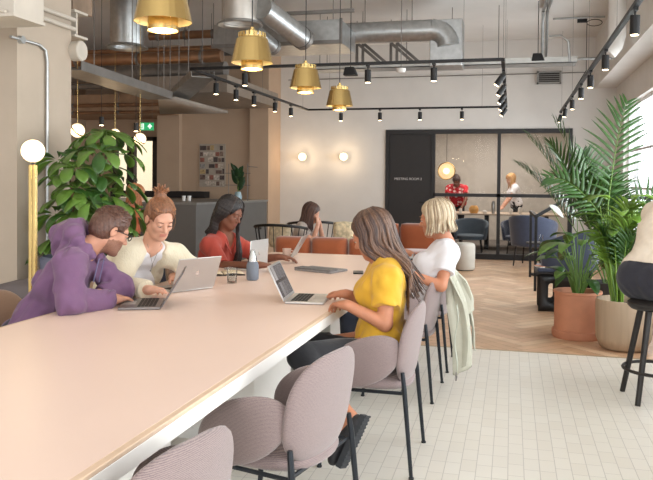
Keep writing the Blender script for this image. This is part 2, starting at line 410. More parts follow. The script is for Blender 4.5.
def prim_d(p, X, Y, Z):
    if p['t'] == 'c':
        a, b = p['a'], p['b']; ax, ay, az = X-a[0], Y-a[1], Z-a[2]
        if p['sq'] is not None:
            n = V3(p['sq'][0]); n = n/np.linalg.norm(n); s = p['sq'][1]
            dt = (ax*n[0]+ay*n[1]+az*n[2])*(1/s-1); ax = ax+dt*n[0]; ay = ay+dt*n[1]; az = az+dt*n[2]
        v = b-a
        if p['sq'] is not None: v = v+n*float(v@n)*(1/s-1)
        L2 = float(v@v)+1e-12
        t = np.clip((ax*v[0]+ay*v[1]+az*v[2])/L2, 0, 1)
        d = np.sqrt((ax-t*v[0])**2+(ay-t*v[1])**2+(az-t*v[2])**2)-(p['ra']+(p['rb']-p['ra'])*t)
        if p['sq'] is not None: d = d*min(1, p['sq'][1])
        if p['cut'] is not None:
            w = (b-a)/np.linalg.norm(b-a)
            d = np.maximum(d, (X-b[0])*w[0]+(Y-b[1])*w[1]+(Z-b[2])*w[2]-p['cut'])
        return d
    c = p['c']; x, y, z = X-c[0], Y-c[1], Z-c[2]
    if p['R'] is not None:
        R = p['R']; x, y, z = x*R[0, 0]+y*R[1, 0]+z*R[2, 0], x*R[0, 1]+y*R[1, 1]+z*R[2, 1], x*R[0, 2]+y*R[1, 2]+z*R[2, 2]
    r = p['r']; k0 = np.sqrt((x/r[0])**2+(y/r[1])**2+(z/r[2])**2)+1e-9; k1 = np.sqrt((x/r[0]**2)**2+(y/r[1]**2)**2+(z/r[2]**2)**2)+1e-9
    return k0*(k0-1)/k1
def sdf_mesh(prims, h, warp=None, warp_amp=.0):
    """prims -> (verts, quads) by naive surface nets"""
    us = [p for p in prims if p['op'] == 'u']
    lo = np.min([prim_bounds(p, 3*h+.01)[0] for p in us], axis=0); hi = np.max([prim_bounds(p, 3*h+.01)[1] for p in us], axis=0)
    n = np.ceil((hi-lo)/h).astype(int)+1
    F = np.full(tuple(n), .5, dtype=np.float32)
    ax = [lo[i]+h*np.arange(n[i], dtype=np.float32) for i in range(3)]
    for p in prims:
        if p['op'] == 'p':
            sl = [slice(0, n[i]) for i in range(3)]
            if p['lo'] is not None: sl = [slice(max(0, int((p['lo'][i]-lo[i])/h)), max(0, min(n[i], int((p['hi'][i]-lo[i])/h)+1))) for i in range(3)]
            if any(s.stop <= s.start for s in sl): continue
            X, Y, Z = np.meshgrid(*[ax[i][sl[i]] for i in range(3)], indexing='ij', sparse=True)
            nn = p['n']; d = (X-p['a'][0])*nn[0]+(Y-p['a'][1])*nn[1]+(Z-p['a'][2])*nn[2]
            F[tuple(sl)] = np.maximum(F[tuple(sl)], d); continue
        l2, h2 = prim_bounds(p, p['k']+2*h+.004)
        i0 = np.clip(np.floor((l2-lo)/h).astype(int), 0, n); i1 = np.clip(np.ceil((h2-lo)/h).astype(int)+1, 0, n)
        if np.any(i1 <= i0): continue
        sl = tuple(slice(i0[i], i1[i]) for i in range(3))
        X, Y, Z = np.meshgrid(*[ax[i][sl[i]] for i in range(3)], indexing='ij', sparse=True)
        d = prim_d(p, X, Y, Z).astype(np.float32); A = F[sl]; k = max(p['k'], 1e-5)
        if p['op'] == 'u':
            q = np.maximum(k-np.abs(A-d), 0)/k; F[sl] = np.minimum(A, d)-q*q*k*.25
        else:
            d = -d; q = np.maximum(k-np.abs(A-d), 0)/k; F[sl] = np.maximum(A, d)+q*q*k*.25
    if warp_amp:
        near = np.abs(F) < warp_amp*3+h*2
        ii = np.nonzero(near); P = [ax[i][ii[i]] for i in range(3)]
        F[ii] += warp(*P).astype(np.float32)*warp_amp
    S = F < 0
    c = [S[i:n[0]-1+i, j:n[1]-1+j, k:n[2]-1+k] for i in (0, 1) for j in (0, 1) for k in (0, 1)]
    anyc = np.logical_or.reduce(c); allc = np.logical_and.reduce(c); act = anyc & ~allc
    idx = np.argwhere(act); cid = np.full(act.shape, -1, dtype=np.int64); cid[act] = np.arange(len(idx))
    acc = np.zeros((len(idx), 3), dtype=np.float64); cnt = np.zeros(len(idx))
    corners = [(i, j, k) for i in (0, 1) for j in (0, 1) for k in (0, 1)]
    vals = {q: F[idx[:, 0]+q[0], idx[:, 1]+q[1], idx[:, 2]+q[2]] for q in corners}
    for q in corners:
        for a in range(3):
            if q[a] == 0:
                r = list(q); r[a] = 1; r = tuple(r); v0, v1 = vals[q], vals[r]; mk = (v0 < 0) != (v1 < 0)
                t = np.where(mk, v0/(v0-v1+1e-20), 0)
                for b in range(3): acc[:, b] += np.where(mk, (t if b == a else q[b]), 0)
                cnt += mk
    verts = lo+(idx+acc/np.maximum(cnt, 1)[:, None])*h
    quads = []
    for a in range(3):
        s0 = [slice(None)]*3; s1 = [slice(None)]*3; s0[a] = slice(0, -1); s1[a] = slice(1, None)
        S0, S1 = S[tuple(s0)], S[tuple(s1)]; e = np.argwhere(S0 != S1)
        b, cc = (a+1) % 3, (a+2) % 3
        e = e[(e[:, b] > 0) & (e[:, cc] > 0) & (e[:, b] < n[b]-1) & (e[:, cc] < n[cc]-1)]
        ins = S0[e[:, 0], e[:, 1], e[:, 2]]
        def cell(db, dc):
            q = e.copy(); q[:, b] -= db; q[:, cc] -= dc; return cid[q[:, 0], q[:, 1], q[:, 2]]
        Q = np.stack([cell(1, 1), cell(0, 1), cell(0, 0), cell(1, 0)], axis=1)
        Q[~ins] = Q[~ins][:, ::-1]; quads.append(Q)
    Q = np.concatenate(quads); Q = Q[(Q >= 0).all(axis=1)]
    # light smoothing of the grid stair
    for it in range(2):
        s = np.zeros_like(verts); w = np.zeros(len(verts))
        for i in range(4):
            np.add.at(s, Q[:, i], verts[Q[:, (i+1) % 4]]); np.add.at(w, Q[:, i], 1)
        verts = verts*.5+.5*s/np.maximum(w, 1)[:, None]
    return verts, Q
def sdf_obj(name, prims, h, mats, parent=None, warp=None, warp_amp=0, matfn=None):
    verts, Q = sdf_mesh(prims, h, warp, warp_amp)
    base = Vector((0, 0, 0))
    q = parent
    while q is not None: base += Vector(q.location); q = q.parent
    verts = verts-np.array(base)
    me = bpy.data.meshes.new(name); me.from_pydata(verts.tolist(), [], Q.tolist())
    if not isinstance(mats, (list, tuple)): mats = [mats]
    for m in mats: me.materials.append(m)
    if matfn is not None:
        cen = verts[Q].mean(axis=1)+np.array(base); me.polygons.foreach_set('material_index', matfn(cen).astype(np.int32))
    me.polygons.foreach_set('use_smooth', [True]*len(me.polygons))
    o = bpy.data.objects.new(name, me); COL.objects.link(o)
    if parent is not None: o.parent = parent
    return o
def unit(v): v = np.array(v, dtype=float); return v/np.linalg.norm(v)
def frame(f, up=(0, 0, 1)):
    f = unit(f); r = unit(np.cross(f, up)); u = np.cross(r, f); return r, f, u   # right, forward, up

# ------------------------------------------------------------------ people
def skinmat(name, rgb, lip):
    a = mat(name, rgb, .5, var=.05, vscale=30, bump=.03, bscale=200, spec=.35)
    a.node_tree.nodes['Principled BSDF'].inputs['Subsurface Weight'].default_value = .08
    a.node_tree.nodes['Principled BSDF'].inputs['Subsurface Radius'].default_value = (.02, .01, .006)
    return [a, mat(name+' lips', lip, .45, var=0)]
def head_prims(Hc, r, f, u, s=1.0, female=True, nb=None):
    L = lambda x, y, z: np.array(Hc)+s*(x*r+y*f+z*u); R = np.stack([r, f, u], axis=1)
    P = [ell(L(0, -.014, .030), (.074*s, .092*s, .084*s), .02, R), ell(L(0, .022, -.045), (.057*s, .062*s, .072*s), .03, R),
         cone(L(-.022, .052, -.092), L(.022, .052, -.092), .018*s, .018*s, .025), ell(L(0, .066, -.098), (.016*s, .014*s, .014*s), .015, R),
         cone(L(-.045, .0, -.062), L(0, .055, -.098), .022*s, .016*s, .03), cone(L(.045, .0, -.062), L(0, .055, -.098), .022*s, .016*s, .03),
         cone(L(-.034, .070, .020), L(.034, .070, .020), .013*s, .013*s, .018),
         ell(L(.033, .060, -.028), (.024*s, .020*s, .022*s), .02, R), ell(L(-.033, .060, -.028), (.024*s, .020*s, .022*s), .02, R),
         ell(L(.031, .096, .002), (.014*s, .014*s, .010*s), .012, R, op='s'), ell(L(-.031, .096, .002), (.014*s, .014*s, .010*s), .012, R, op='s'),
         cone(L(0, .080, .006), L(0, .104, -.034), .0075*s, .0105*s, .012), cone(L(-.011, .090, -.037), L(.011, .090, -.037), .0075*s, .0075*s, .008),
         ell(L(0, .074, -.066), (.026*s, .016*s, .020*s), .015, R),
         cone(L(-.019, .083, -.062), L(.019, .083, -.062), .0052*s, .0052*s, .006), cone(L(-.015, .082, -.071), L(.015, .082, -.071), .006*s, .006*s, .005),
         cone(L(-.028, .086, -.0665), L(.028, .086, -.0665), .002*s, .002*s, .004, op='s')]
    for sx in (-1, 1):
        P += [ell(L(sx*.078, -.006, -.008), (.009*s, .019*s, .031*s), .006, R), ell(L(sx*.088, .002, -.006), (.006*s, .010*s, .018*s), .004, R, op='s'),
              # upper eyelid
              ell(L(sx*.031, .0795, .0012), (.0152*s, .0120*s, .0112*s), .004, R)]
    return P, L, R
def hand_prims(Wr, d, up, side, s=1.0, curl=.35, spread=1.0, thumb=1):
    """palm + five fingers. d = finger direction, up = back of hand, side = towards the thumb"""
    Wr = np.array(Wr, float); d = unit(d); up = unit(np.array(up)-d*np.dot(up, d)); sd = np.cross(d, up); sd = sd*np.sign(np.dot(sd, side))
    P = [cone(Wr, Wr+d*.03*s, .024*s, .030*s, .02, sq=(up, .62)), cone(Wr+d*.028*s+sd*.012*s, Wr+d*.078*s+sd*.018*s, .026*s, .021*s, .015, sq=(up, .55)),
         cone(Wr+d*.028*s-sd*.012*s, Wr+d*.074*s-sd*.022*s, .026*s, .019*s, .015, sq=(up, .55))]
    for i, (o, L, r) in enumerate(((.033, .070, .0088), (.011, .079, .0090), (-.011, .073, .0086), (-.032, .058, .0078))):
        p = Wr+d*(.082-.004*abs(i-1))*s+sd*o*s*spread; a = curl*(.7+.12*i); dd = unit(d+sd*o*2.2*spread)
        for j, fr in enumerate((.45, .32, .23)):
            d2 = unit(dd*cos(a)-up*sin(a)); q = p+d2*L*fr*s; rr = r*s
            P.append(cone(p, q, rr*(1-.08*j), rr*(.92-.08*j), .003 if j else .006)); p = q; a += curl
    p = Wr+d*.022*s+sd*.024*s; d1 = unit(d*.62+sd*.72*thumb-up*.25); q = p+d1*.042*s; P.append(cone(p, q, .015*s, .0105*s, .01))
    d2 = unit(d*.9+sd*.35*thumb-up*.25); P.append(cone(q, q+d2*.030*s, .0100*s, .0080*s, .004))
    return P
def foldwarp(seed, f=27.):
    rs = np.random.RandomState(seed); K = rs.normal(size=(7, 3)); K = K/np.linalg.norm(K, axis=1)[:, None]*rs.uniform(.6, 1.8, size=(7, 1))*f; ph = rs.uniform(0, 6.28, 7)
    def w(x, y, z):
        a = sum(np.sin(K[i, 0]*x+K[i, 1]*y+K[i, 2]*z+ph[i]) for i in range(4))
        return (np.sin(K[4, 0]*x+K[4, 1]*y+K[4, 2]*z+1.3*a)+.7*np.sin(K[5, 0]*x*1.7+K[5, 1]*y*1.7+K[5, 2]*z*1.7+a))*.6
    return w
def make_person(label, J, skin, top, sleeve, bottom, shoe, hairfn, h=.005, female=True, group=None, base=None, neck_r=.055, collar='round', top_inf=.014, hem=None, build=1.0, seed=1, curl=(.35, .35), extra=None, wamp=.004, legs_extra=.014, iris=(60, 40, 30)):
    """J: world joints. sleeve: fraction along the arm chain (0..1 upper arm, 1..2 forearm) where the sleeve ends."""
    g = lambda k: np.array(J[k], float)
    base = base if base is not None else (J['pelvis'][0], J['pelvis'][1], 0)
    t = thing('person', label, 'person', base, 0, group)
    r, f, u = frame(J['face'], J.get('up', (0, 0, 1)))
    hs = J.get('hs', 1.0)
    HP, L, R = head_prims(J['head'], r, f, u, hs, female)
    shL, shR, pel = g('shL'), g('shR'), g('pelvis'); nb = g('neck'); ax = unit(shR-shL); wsh = np.linalg.norm(shR-shL)
    chest = nb*.62+pel*.38 if 'chest' not in J else g('chest'); belly = nb*.28+pel*.72 if 'belly' not in J else g('belly')
    spine = unit(nb-pel); fw = unit(np.cross(spine, ax)); b = build
    hipw = .085 if female else .075
    torso = [cone(pel-ax*hipw, pel+ax*hipw, .108*b, .108*b, .04, sq=(fw, .92)), cone(belly-ax*.045, belly+ax*.045, .100*b, .100*b, .06, sq=(fw, .88)),
             cone(chest-ax*.065, chest+ax*.065, .108*b, .108*b, .06, sq=(fw, .86)),
             cone(chest*.35+nb*.65-ax*wsh*.22, chest*.35+nb*.65+ax*wsh*.22, .082*b, .082*b, .05, sq=(fw, .85)),
             cone(nb-ax*.03-spine*.015, shL-spine*.012, .045*b, .052*b, .03), cone(nb+ax*.03-spine*.015, shR-spine*.012, .045*b, .052*b, .03)]
    if female: torso += [ell(chest+fw*.070*b+s_*ax*.068, (.062*b,)*3, .035) for s_ in (-1, 1)]
    arms = []
    for S in 'LR':
        s_, e_, w_ = g('sh'+S), g('el'+S), g('wr'+S)
        arms.append((s_, e_, w_))
    ua, ea, wa = (.047, .037, .026) if female else (.054, .043, .030)
    body = HP[:]
    neck_top = L(0, -.020, -.060)
    skull_base = L(0, -.035, -.045)
    body += [cone(neck_top, nb+spine*.0, neck_r*.98, neck_r*1.1, .03)] + torso
    for (s_, e_, w_) in arms: body += [cone(s_, e_, ua*b, ea*b, .03), cone(e_, w_, ea*b, wa*b, .015)]
    for i, S in enumerate('LR'):
        if 'hd'+S in J: body += hand_prims(J['wr'+S], J['hd'+S], J.get('hu'+S, (0, 0, 1)), J.get('ht'+S, -ax if S == 'R' else ax), hs, curl[i] if isinstance(curl, tuple) else curl)
    legs = []
    for S in 'LR':
        if 'kn'+S not in J: continue
        hp = g('hip'+S) if 'hip'+S in J else pel+ax*(hipw if S == 'R' else -hipw); kn, an = g('kn'+S), g('an'+S); to = g('to'+S)
        legs.append((hp, kn, an, to))
        body += [cone(hp, kn, .078*b, .052*b, .03), cone(kn, kn*.62+an*.38, .050*b, .050*b, .02), cone(kn*.62+an*.38, an, .050*b, .036*b, .03),
                 cone(an, an*.35+to*.65, .036, .030, .02), cone(an*.35+to*.65, to, .030, .024, .01)]
    def matfn(c):
        d = c-np.array(L(0, .088, -.0665)); dx = np.abs(d@r); dz = np.abs(d@u); dy = d@f
        out = ((dx < .021*hs) & (dz < .0095*hs) & (dy > -.016)).astype(int)
        if len(skin) > 2:
            q = c-np.array(L(0, 0, 0)); x_, y_, z_ = q@r/hs, q@f/hs, q@u/hs
            st = (z_ < -.036-.9*np.maximum(0, .045-y_)*.35) & (z_ > -.135) & (y_ > -.012) & (np.abs(x_) < .075) & ~((np.abs(x_) < .03) & (z_ > -.046))
            out = np.where(st & (out == 0), 2, out)
        return out
    bo = sdf_obj('body', body, h, skin, t, matfn=matfn)
    # eyes, brows, lashes
    mw = mat('eye white', (225, 218, 210), .2, var=0); mi_ = mat('iris %d' % iris[0], iris, .15, var=0); mlash = mat('dark lashes', (40, 28, 24), .8, var=0)
    for sx in (-1, 1):
        e = MB(); e.ball(L(sx*.031, .0782, -.0030), .0112*hs, 14); e.ball(L(sx*.031, .0852, -.0068), .0052*hs, 10, 1)
        e.build('eye', [mw, mi_], t, world=True)
        e = MB(); e.tube([L(sx*(.031-.013), .0850, -.0055), L(sx*.031, .0905, -.0082), L(sx*(.031+.014), .0835, -.0062)], .0012*hs, 6); e.build('eyelash', mlash, t, world=True)
    # top
    if top:
        P = []
        inf = top_inf
        for q in torso:
            q = dict(q); 
            if q['t'] == 'c': q['ra'] += inf; q['rb'] += inf
            else: q['r'] = q['r']+inf
            P.append(q)
        cuts = []
        for (s_, e_, w_) in arms:
            if sleeve <= 1:
                end = s_+(e_-s_)*sleeve; P.append(cone(s_, end, (ua+inf)*b, (ua+(ea-ua)*sleeve+inf+.010)*b, .03, cut=0.0))
            else:
                P.append(cone(s_, e_, (ua+inf)*b+.003, (ea+inf)*b+.004, .03)); end = e_+(w_-e_)*(sleeve-1); P.append(cone(e_, end, (ea+inf)*b+.003, (wa+inf)*b, .02, cut=0.0))
                dd = unit(w_-e_)
        hemz = hem if hem is not None else 0.0
        P += [plane(pel+spine*(-.10+hemz), -spine, lo=pel-.30, hi=pel+np.array([.30, .30, .12]))]
        # neck opening
        fw2 = fw
        if collar == 'round': P += [ell(nb+spine*.045+fw2*.012, (.078, .078, .062), .008, op='s')]
        elif collar == 'wide': P += [ell(nb+spine*.04+fw2*.03, (.088, .085, .075), .008, op='s')]
        elif collar == 'v': P += [ell(nb+spine*.05+fw2*.012, (.066, .066, .06), .006, op='s'), cone(nb+fw2*.07+spine*.02, nb+fw2*.13-spine*.12, .040, .006, .006, op='s')]
        if extra: P = P + extra('top', dict(nb=nb, fw=fw2, spine=spine, ax=ax, chest=chest, pel=pel, L=L, arms=arms))
        sdf_obj('top' , P, h, top, t, warp=foldwarp(seed), warp_amp=wamp)
    if bottom and legs:
        P = []
        for q in torso[:2]:
            q = dict(q); q['ra'] += .011; q['rb'] += .011; P.append(q)
        e_ = legs_extra
        for (hp, kn, an, to) in legs:
            end = kn+(an-kn)*J.get('trouser', .88)
            P += [cone(hp, kn, .078*b+e_, .054*b+e_, .03), cone(kn, end, .052*b+e_, .040*b+e_, .02, cut=0.0)]
        P += [plane(pel+spine*J.get('waist', .085), spine, lo=pel-.05-np.array([.2, .2, 0]), hi=pel+.32)]
        sdf_obj('trousers', P, h*1.2, bottom, t, warp=foldwarp(seed+5), warp_amp=.004)
    if shoe and legs:
        for (hp, kn, an, to) in legs:
            d = unit(to-an); P = [cone(an+unit(kn-an)*.0-d*.02, an*.4+to*.6, .046, .040, .02), cone(an*.4+to*.6, to+d*.012, .040, .032, .02)]
            sdf_obj('shoe', P, h*1.2, shoe, t)
    if hairfn: hairfn(t, L, R, r, f, u, hs, dict(nb=nb, fw=fw, spine=spine, ax=ax))
    return t, dict(L=L, R=R, r=r, f=f, u=u, nb=nb, fw=fw, spine=spine, ax=ax, arms=arms, hs=hs)

def locks(mb, roots, ends, n_seg, r0, r1, bulge=.0, jit=.006, rs=None, wave=0, ctrl=None, mi=0):
    rs = rs or np.random.RandomState(3)
    for a, b in zip(roots, ends):
        pts = []; ph = rs.uniform(0, 6.28); jv = rs.normal(size=3)*jit
        c = ctrl(a, b) if ctrl else (a+b)/2
        for i in range(n_seg+1):
            t = i/n_seg; p = (1-t)**2*a+2*t*(1-t)*c+t*t*b+jv*sin(pi*t)
            if wave: p = p+np.array([sin(ph+9*t), cos(ph*1.3+8*t), 0])*wave*t
            pts.append(p)
        mb.tube(pts, [r0+(r1-r0)*(i/n_seg)**1.5 for i in range(n_seg+1)], 6, mi)
# ================================================================== LONG TABLE
M_pink = mat('blush table top', (232, 205, 190), .38, var=.015, vscale=2)
M_edge = mat('plywood edge band', (214, 186, 160), .45, var=.04, vscale=30)
M_apron = mat('white lacquer', (238, 234, 228), .4, var=.01)
tb = thing('long_table', 'very long blush-topped shared work table with white edges running down the room', 'table', (-1.55, 3.2, 0), radians(-1.03))
TX0, TX1, TY0, TY1 = -.655, .660, -3.0, 3.28
MB().box(TX0+.022, TY0+.022, .73, TX1-.022, TY1-.022, .7502).build('tabletop', M_pink, tb)
MB().box(TX0, TY0, .735, TX1, TY1, .7495).build('edge_band', M_edge, tb, bevel=.003)
MB().box(TX0+.001, TY0+.001, .685, TX1-.001, TY1-.001, .735).build('apron', M_apron, tb, bevel=.002)
for y in (-2.3, -.75, .85, 2.45):
    b = MB(); b.box(-.22, y-.32, 0, .22, y+.32, .685); o = b.build('pedestal', M_apron, tb, bevel=.006)
    MB().box(-.235, y-.335, 0, .235, y+.335, .06).build('plinth', M_white, o)

# ================================================================== CHAIRS
M_weave = weave('mauve grey weave', (150, 132, 128), (106, 90, 92), 420)
M_tan = weave('tan weave', (160, 128, 102), (124, 98, 78), 420)
M_leg = mat('dark blue grey steel', (38, 42, 48), .4, .5, var=.03)
def make_chair(label, cloth, group):
    t = thing('dining_chair', label, 'chair', (0, 0, 0), 0, group)
    # local: faces +y
    def seatf(p): return Vector((p.x, p.z*1.0+.01, .435+p.y-.02*(p.z/.24)**2))
    MB().pad(.245, .245, .042, seatf, n=2.5).build('seat', cloth, t, smooth=80)
    def backf(p):
        y = -.235+p.y+.42*p.x*p.x*1.6-.16*(p.z); return Vector((p.x, y, .61+p.z))
    MB().pad(.25, .195, .030, backf, n=2.7).build('backrest', cloth, t, smooth=80)
    for s in (-1, 1):
        def armf(p, s=s):
            v = p.x  # along the depth
            return Vector((s*(.262+p.y-.35*max(0, v)**2*0-.5*max(0, -v-.03)**2*4), -.02+v, .545+p.z-.05*v/.17))
        MB().pad(.175, .118, .026, armf, n=2.3).build('arm_panel', cloth, t, smooth=80)
    rail = MB(); rail.tube([(-.20, .17, .39), (.20, .17, .39), (.235, -.20, .40), (-.235, -.20, .40)], .009, 8, closed=True)
    rail.build('seat_frame', M_leg, t)
    for s in (-1, 1):
        l = MB().tube([(s*.20, .17, .395), (s*.222, .205, .0)], [.0125, .0095], 10).build('leg', M_leg, t)
        MB().cyl((s*.222, .205, .0), (s*.222, .205, .008), .013, 10).build('foot_cap', M_blacksoft, l)
        l = MB().tube([(s*.232, -.205, .50), (s*.238, -.215, .42), (s*.255, -.255, .0)], [.010, .0125, .0095], 10).build('leg', M_leg, t)
        MB().cyl((s*.255, -.255, .0), (s*.255, -.255, .008), .013, 10).build('foot_cap', M_blacksoft, l)
    return t
G_ch = 'upholstered chairs along the long table'
ch0 = make_chair('empty mauve-grey chair nearest the camera, only its top in view by the table edge', M_weave, G_ch)
R90 = radians(90)
ch0.location = (-.985, 1.68, 0); ch0.rotation_euler.z = R90-radians(12)
copy_thing(ch0, (-.865, 2.66, 0), R90-radians(13), 'empty mauve-grey chair pulled to the table between the nearest chair and the woman in yellow')
copy_thing(ch0, (-.70, 3.74, 0), R90, 'mauve-grey chair the woman in the yellow top sits on')
copy_thing(ch0, (-.72, 4.97, 0), R90+radians(-2), 'mauve-grey chair the blonde woman in the white tee sits on')
copy_thing(ch0, (-.70, 5.76, 0), R90, 'mauve-grey chair at the far end of the table beyond the blonde woman')
chL = make_chair('tan woven chair under the man in the purple hoodie', M_tan, G_ch)
chL.location = (-2.47, 3.42, 0); chL.rotation_euler.z = -R90
copy_thing(chL, (-2.60, 4.42, 0), -R90, 'tan woven chair under the woman in the cream cardigan')
copy_thing(chL, (-2.44, 5.62, 0), -R90, 'tan woven chair under the woman in the red shirt')

# jacket draped over the blonde woman's chair back
M_jkt = mat('pale sage cotton', (186, 184, 168), .9, var=.06, vscale=12, bump=.2, bscale=40)
def jf(u, v):
    # u across the chair back (along Y), v from the front hem over the top to the long rear hang
    y = 4.86+u*.36; top = .84-.04*(2*u-1)**2
    s = v*1.02
    if s < .20: x = -.50; z = top-.20+s
    elif s < .30: a = (s-.20)/.10*pi; x = -.452-.05*cos(a); z = top+.03*sin(a)
    else: x = -.400+.10*math.sin(min(1.4, (s-.30)*2.4)); z = top-(s-.30)*(.66+.30*sin(u*6+.6))
    k = min(1, max(0, s-.22)*3.2)
    x += (.045*sin(u*19+s*2)+.022*sin(u*41+3*s))*k+.05*(u-.3)*k; y += .035*sin(s*5+u*3)*k-(u-.5)*.20*k*min(1, s)+.03*sin(u*23)*k
    return (x, y, z)
jk = MB().grid(jf, 44, 50).build('jacket', M_jkt, None, solid=.008, smooth=80)
tag(jk, 'pale sage jacket draped over the back of the blonde woman\'s chair', 'jacket')
bt = MB()
def bf(u, v): return (-.335+.01*sin(v*9), 4.80+u*.05+.02*sin(v*4), .62-.46*v)
bt.grid(bf, 3, 16); MB.build(bt, 'belt', mat('sage belt', (178, 180, 166), .9), jk, solid=.006)
bk = MB(); bk.tube([(-.33, 4.78, .14), (-.33, 4.85, .14), (-.33, 4.85, .19), (-.33, 4.78, .19)], .004, 6, closed=True); bk.build('buckle', M_galvd, jk)

# ================================================================== LAPTOPS
M_alu = mat('silver aluminium', (196, 194, 192), .32, .75, var=.01)
M_aluD = mat('space grey aluminium', (128, 124, 124), .35, .7, var=.01)
M_key = mat('black keys', (24, 24, 26), .6, var=0)
M_bez = mat('screen bezel', (16, 16, 18), .3, var=0)
M_logo = mat('polished logo', (236, 236, 238), .15, .9, var=0)
def screen_mat(name, kind):
    m = bpy.data.materials.new(name); m.use_nodes = True; N = m.node_tree.nodes; L = m.node_tree.links; b = N['Principled BSDF']
    tc = N.new('ShaderNodeTexCoord'); v = N.new('ShaderNodeTexBrick'); v.inputs['Scale'].default_value = 1
    v.inputs['Brick Width'].default_value = .062; v.inputs['Row Height'].default_value = .048; v.inputs['Mortar Size'].default_value = .004
    pal = {'dark': ((66, 66, 74), (150, 148, 150), (44, 44, 50)), 'light': ((214, 214, 216), (160, 170, 184), (236, 236, 238))}[kind]
    v.inputs['Color1'].default_value = srgb(*pal[0]); v.inputs['Color2'].default_value = srgb(*pal[1]); v.inputs['Mortar'].default_value = srgb(*pal[2])
    L.new(tc.outputs['Object'], v.inputs['Vector']); L.new(v.outputs['Color'], b.inputs['Base Color']); b.inputs['Roughness'].default_value = .15
    L.new(v.outputs['Color'], b.inputs['Emission Color']); b.inputs['Emission Strength'].default_value = .35; return m
M_scrD = screen_mat('running screen dark interface', 'dark'); M_scrL = screen_mat('running screen light page', 'light')
def laptop(label, loc, rz, ang, body, scr, w=.305, dp=.212, group='laptops on the long table'):
    """local: hinge on the x axis, keyboard towards -y, lid tilted back by ang beyond vertical"""
    t = thing('laptop', label, 'laptop', loc, rz, group)
    b = MB(); b.box(-w/2, -dp, .002, w/2, 0, .015); base = b.build('base', body, t, bevel=.004)
    k = MB()
    for r_ in range(5):
        n = 13 if r_ < 4 else 8; y = -.028-r_*.0185
        for c in range(n):
            kw = (w-.045)/n; x = -w/2+.0225+c*kw; k.box(x+.001, y-.016, .0148, x+kw-.001, y, .0164)
    k.build('keyboard', M_key, base)
    MB().box(-.05, -dp+.012, .0149, .05, -dp+.075, .0155).build('trackpad', mat('trackpad', (176, 174, 172), .4, .5, var=0), base)
    L = .208; Mx = Matrix.Rotation(-radians(ang), 3, 'X')
    T = lambda x, y, z: tuple(Mx@Vector((x, y, z))+Vector((0, .002, .014)))
    def lb(x0, y0, z0, x1, y1, z1):
        return [T(x, y, z) for z in (z0, z1) for y in (y0, y1) for x in (x0, x1)], [(0, 2, 3, 1), (4, 5, 7, 6), (0, 1, 5, 4), (2, 6, 7, 3), (0, 4, 6, 2), (1, 3, 7, 5)]
    lid = MB().add(*lb(-w/2, 0, 0, w/2, .0065, L)).build('lid', body, t, bevel=.003)
    MB().add(*lb(-w/2+.004, -.0008, .006, w/2-.004, -.0001, L-.004)).build('bezel', M_bez if body is M_aluD else M_alu, lid)
    d = MB().add(*lb(-w/2+.012, -.0016, .018, w/2-.012, -.0009, L-.012)).build('display', scr, lid)
    # bitten fruit mark on the back of the lid
    lg = MB(); pts = []
    for i in range(40):
        a = 2*pi*i/40; rr = .0135*(1+.10*abs(sin(a))-.16*math.exp(-((a-pi/2)/.35)**2)-.08*math.exp(-((a-3*pi/2)/.3)**2))
        x, z = rr*cos(a), rr*1.02*sin(a)
        if math.hypot(x-.0165, z-.003) < .0075:
            q = Vector((x-.0165, z-.003)).normalized()*.0075; x, z = .0165+q.x, .003+q.y
        pts.append(T(-x, .0069, L*.52+z))
    lg.add([T(0, .0069, L*.52)]+pts, [(0, i+1, (i+1) % 40+1) for i in range(40)])
    lf = [T(-x, .0069, L*.52+z) for x, z in ((0, .014), (.0015, .019), (.006, .022), (.0048, .017))]; lg.add(lf, [(0, 1, 2, 3)])
    lg.build('logo', M_logo, lid)
    return t
def lap_at(label, pn, pf, side, ang, body, scr, w=.305):
    """pn, pf: hinge ends; side: point on the keyboard side"""
    a = Vector((*pn, 0)); b = Vector((*pf, 0)); m = (a+b)/2; d = (b-a).normalized(); n = Vector((-d.y, d.x, 0))
    if n.dot(Vector((*side, 0))-m) > 0: d = -d
    return laptop(label, (m.x, m.y, .7502), math.atan2(d.y, d.x), ang, body, scr, w)
lap_at('open silver laptop in front of the woman in yellow, screen with pictures', (-1.175, 3.79), (-1.205, 4.09), (-.9, 3.9), 26, M_alu, M_scrD)
lap_at('dark grey laptop the man in the purple hoodie works on', (-1.725, 3.435), (-1.84, 3.72), (-2.1, 3.4), 32, M_aluD, M_scrD)
lap_at('silver laptop of the woman in the cream cardigan, its logo side towards the camera', (-1.917, 3.945), (-1.762, 4.213), (-2.3, 4.4), 22, M_alu, M_scrL)
lap_at('silver laptop with lid leaning back in front of the woman in the red shirt', (-1.80, 5.93), (-1.83, 6.23), (-2.1, 6.0), 30, M_alu, M_scrL)
lap_at('pale laptop with upright lid behind the blue-grey bottle', (-1.845, 5.05), (-1.795, 5.33), (-2.1, 5.2), 3, M_alu, M_scrL, .27)

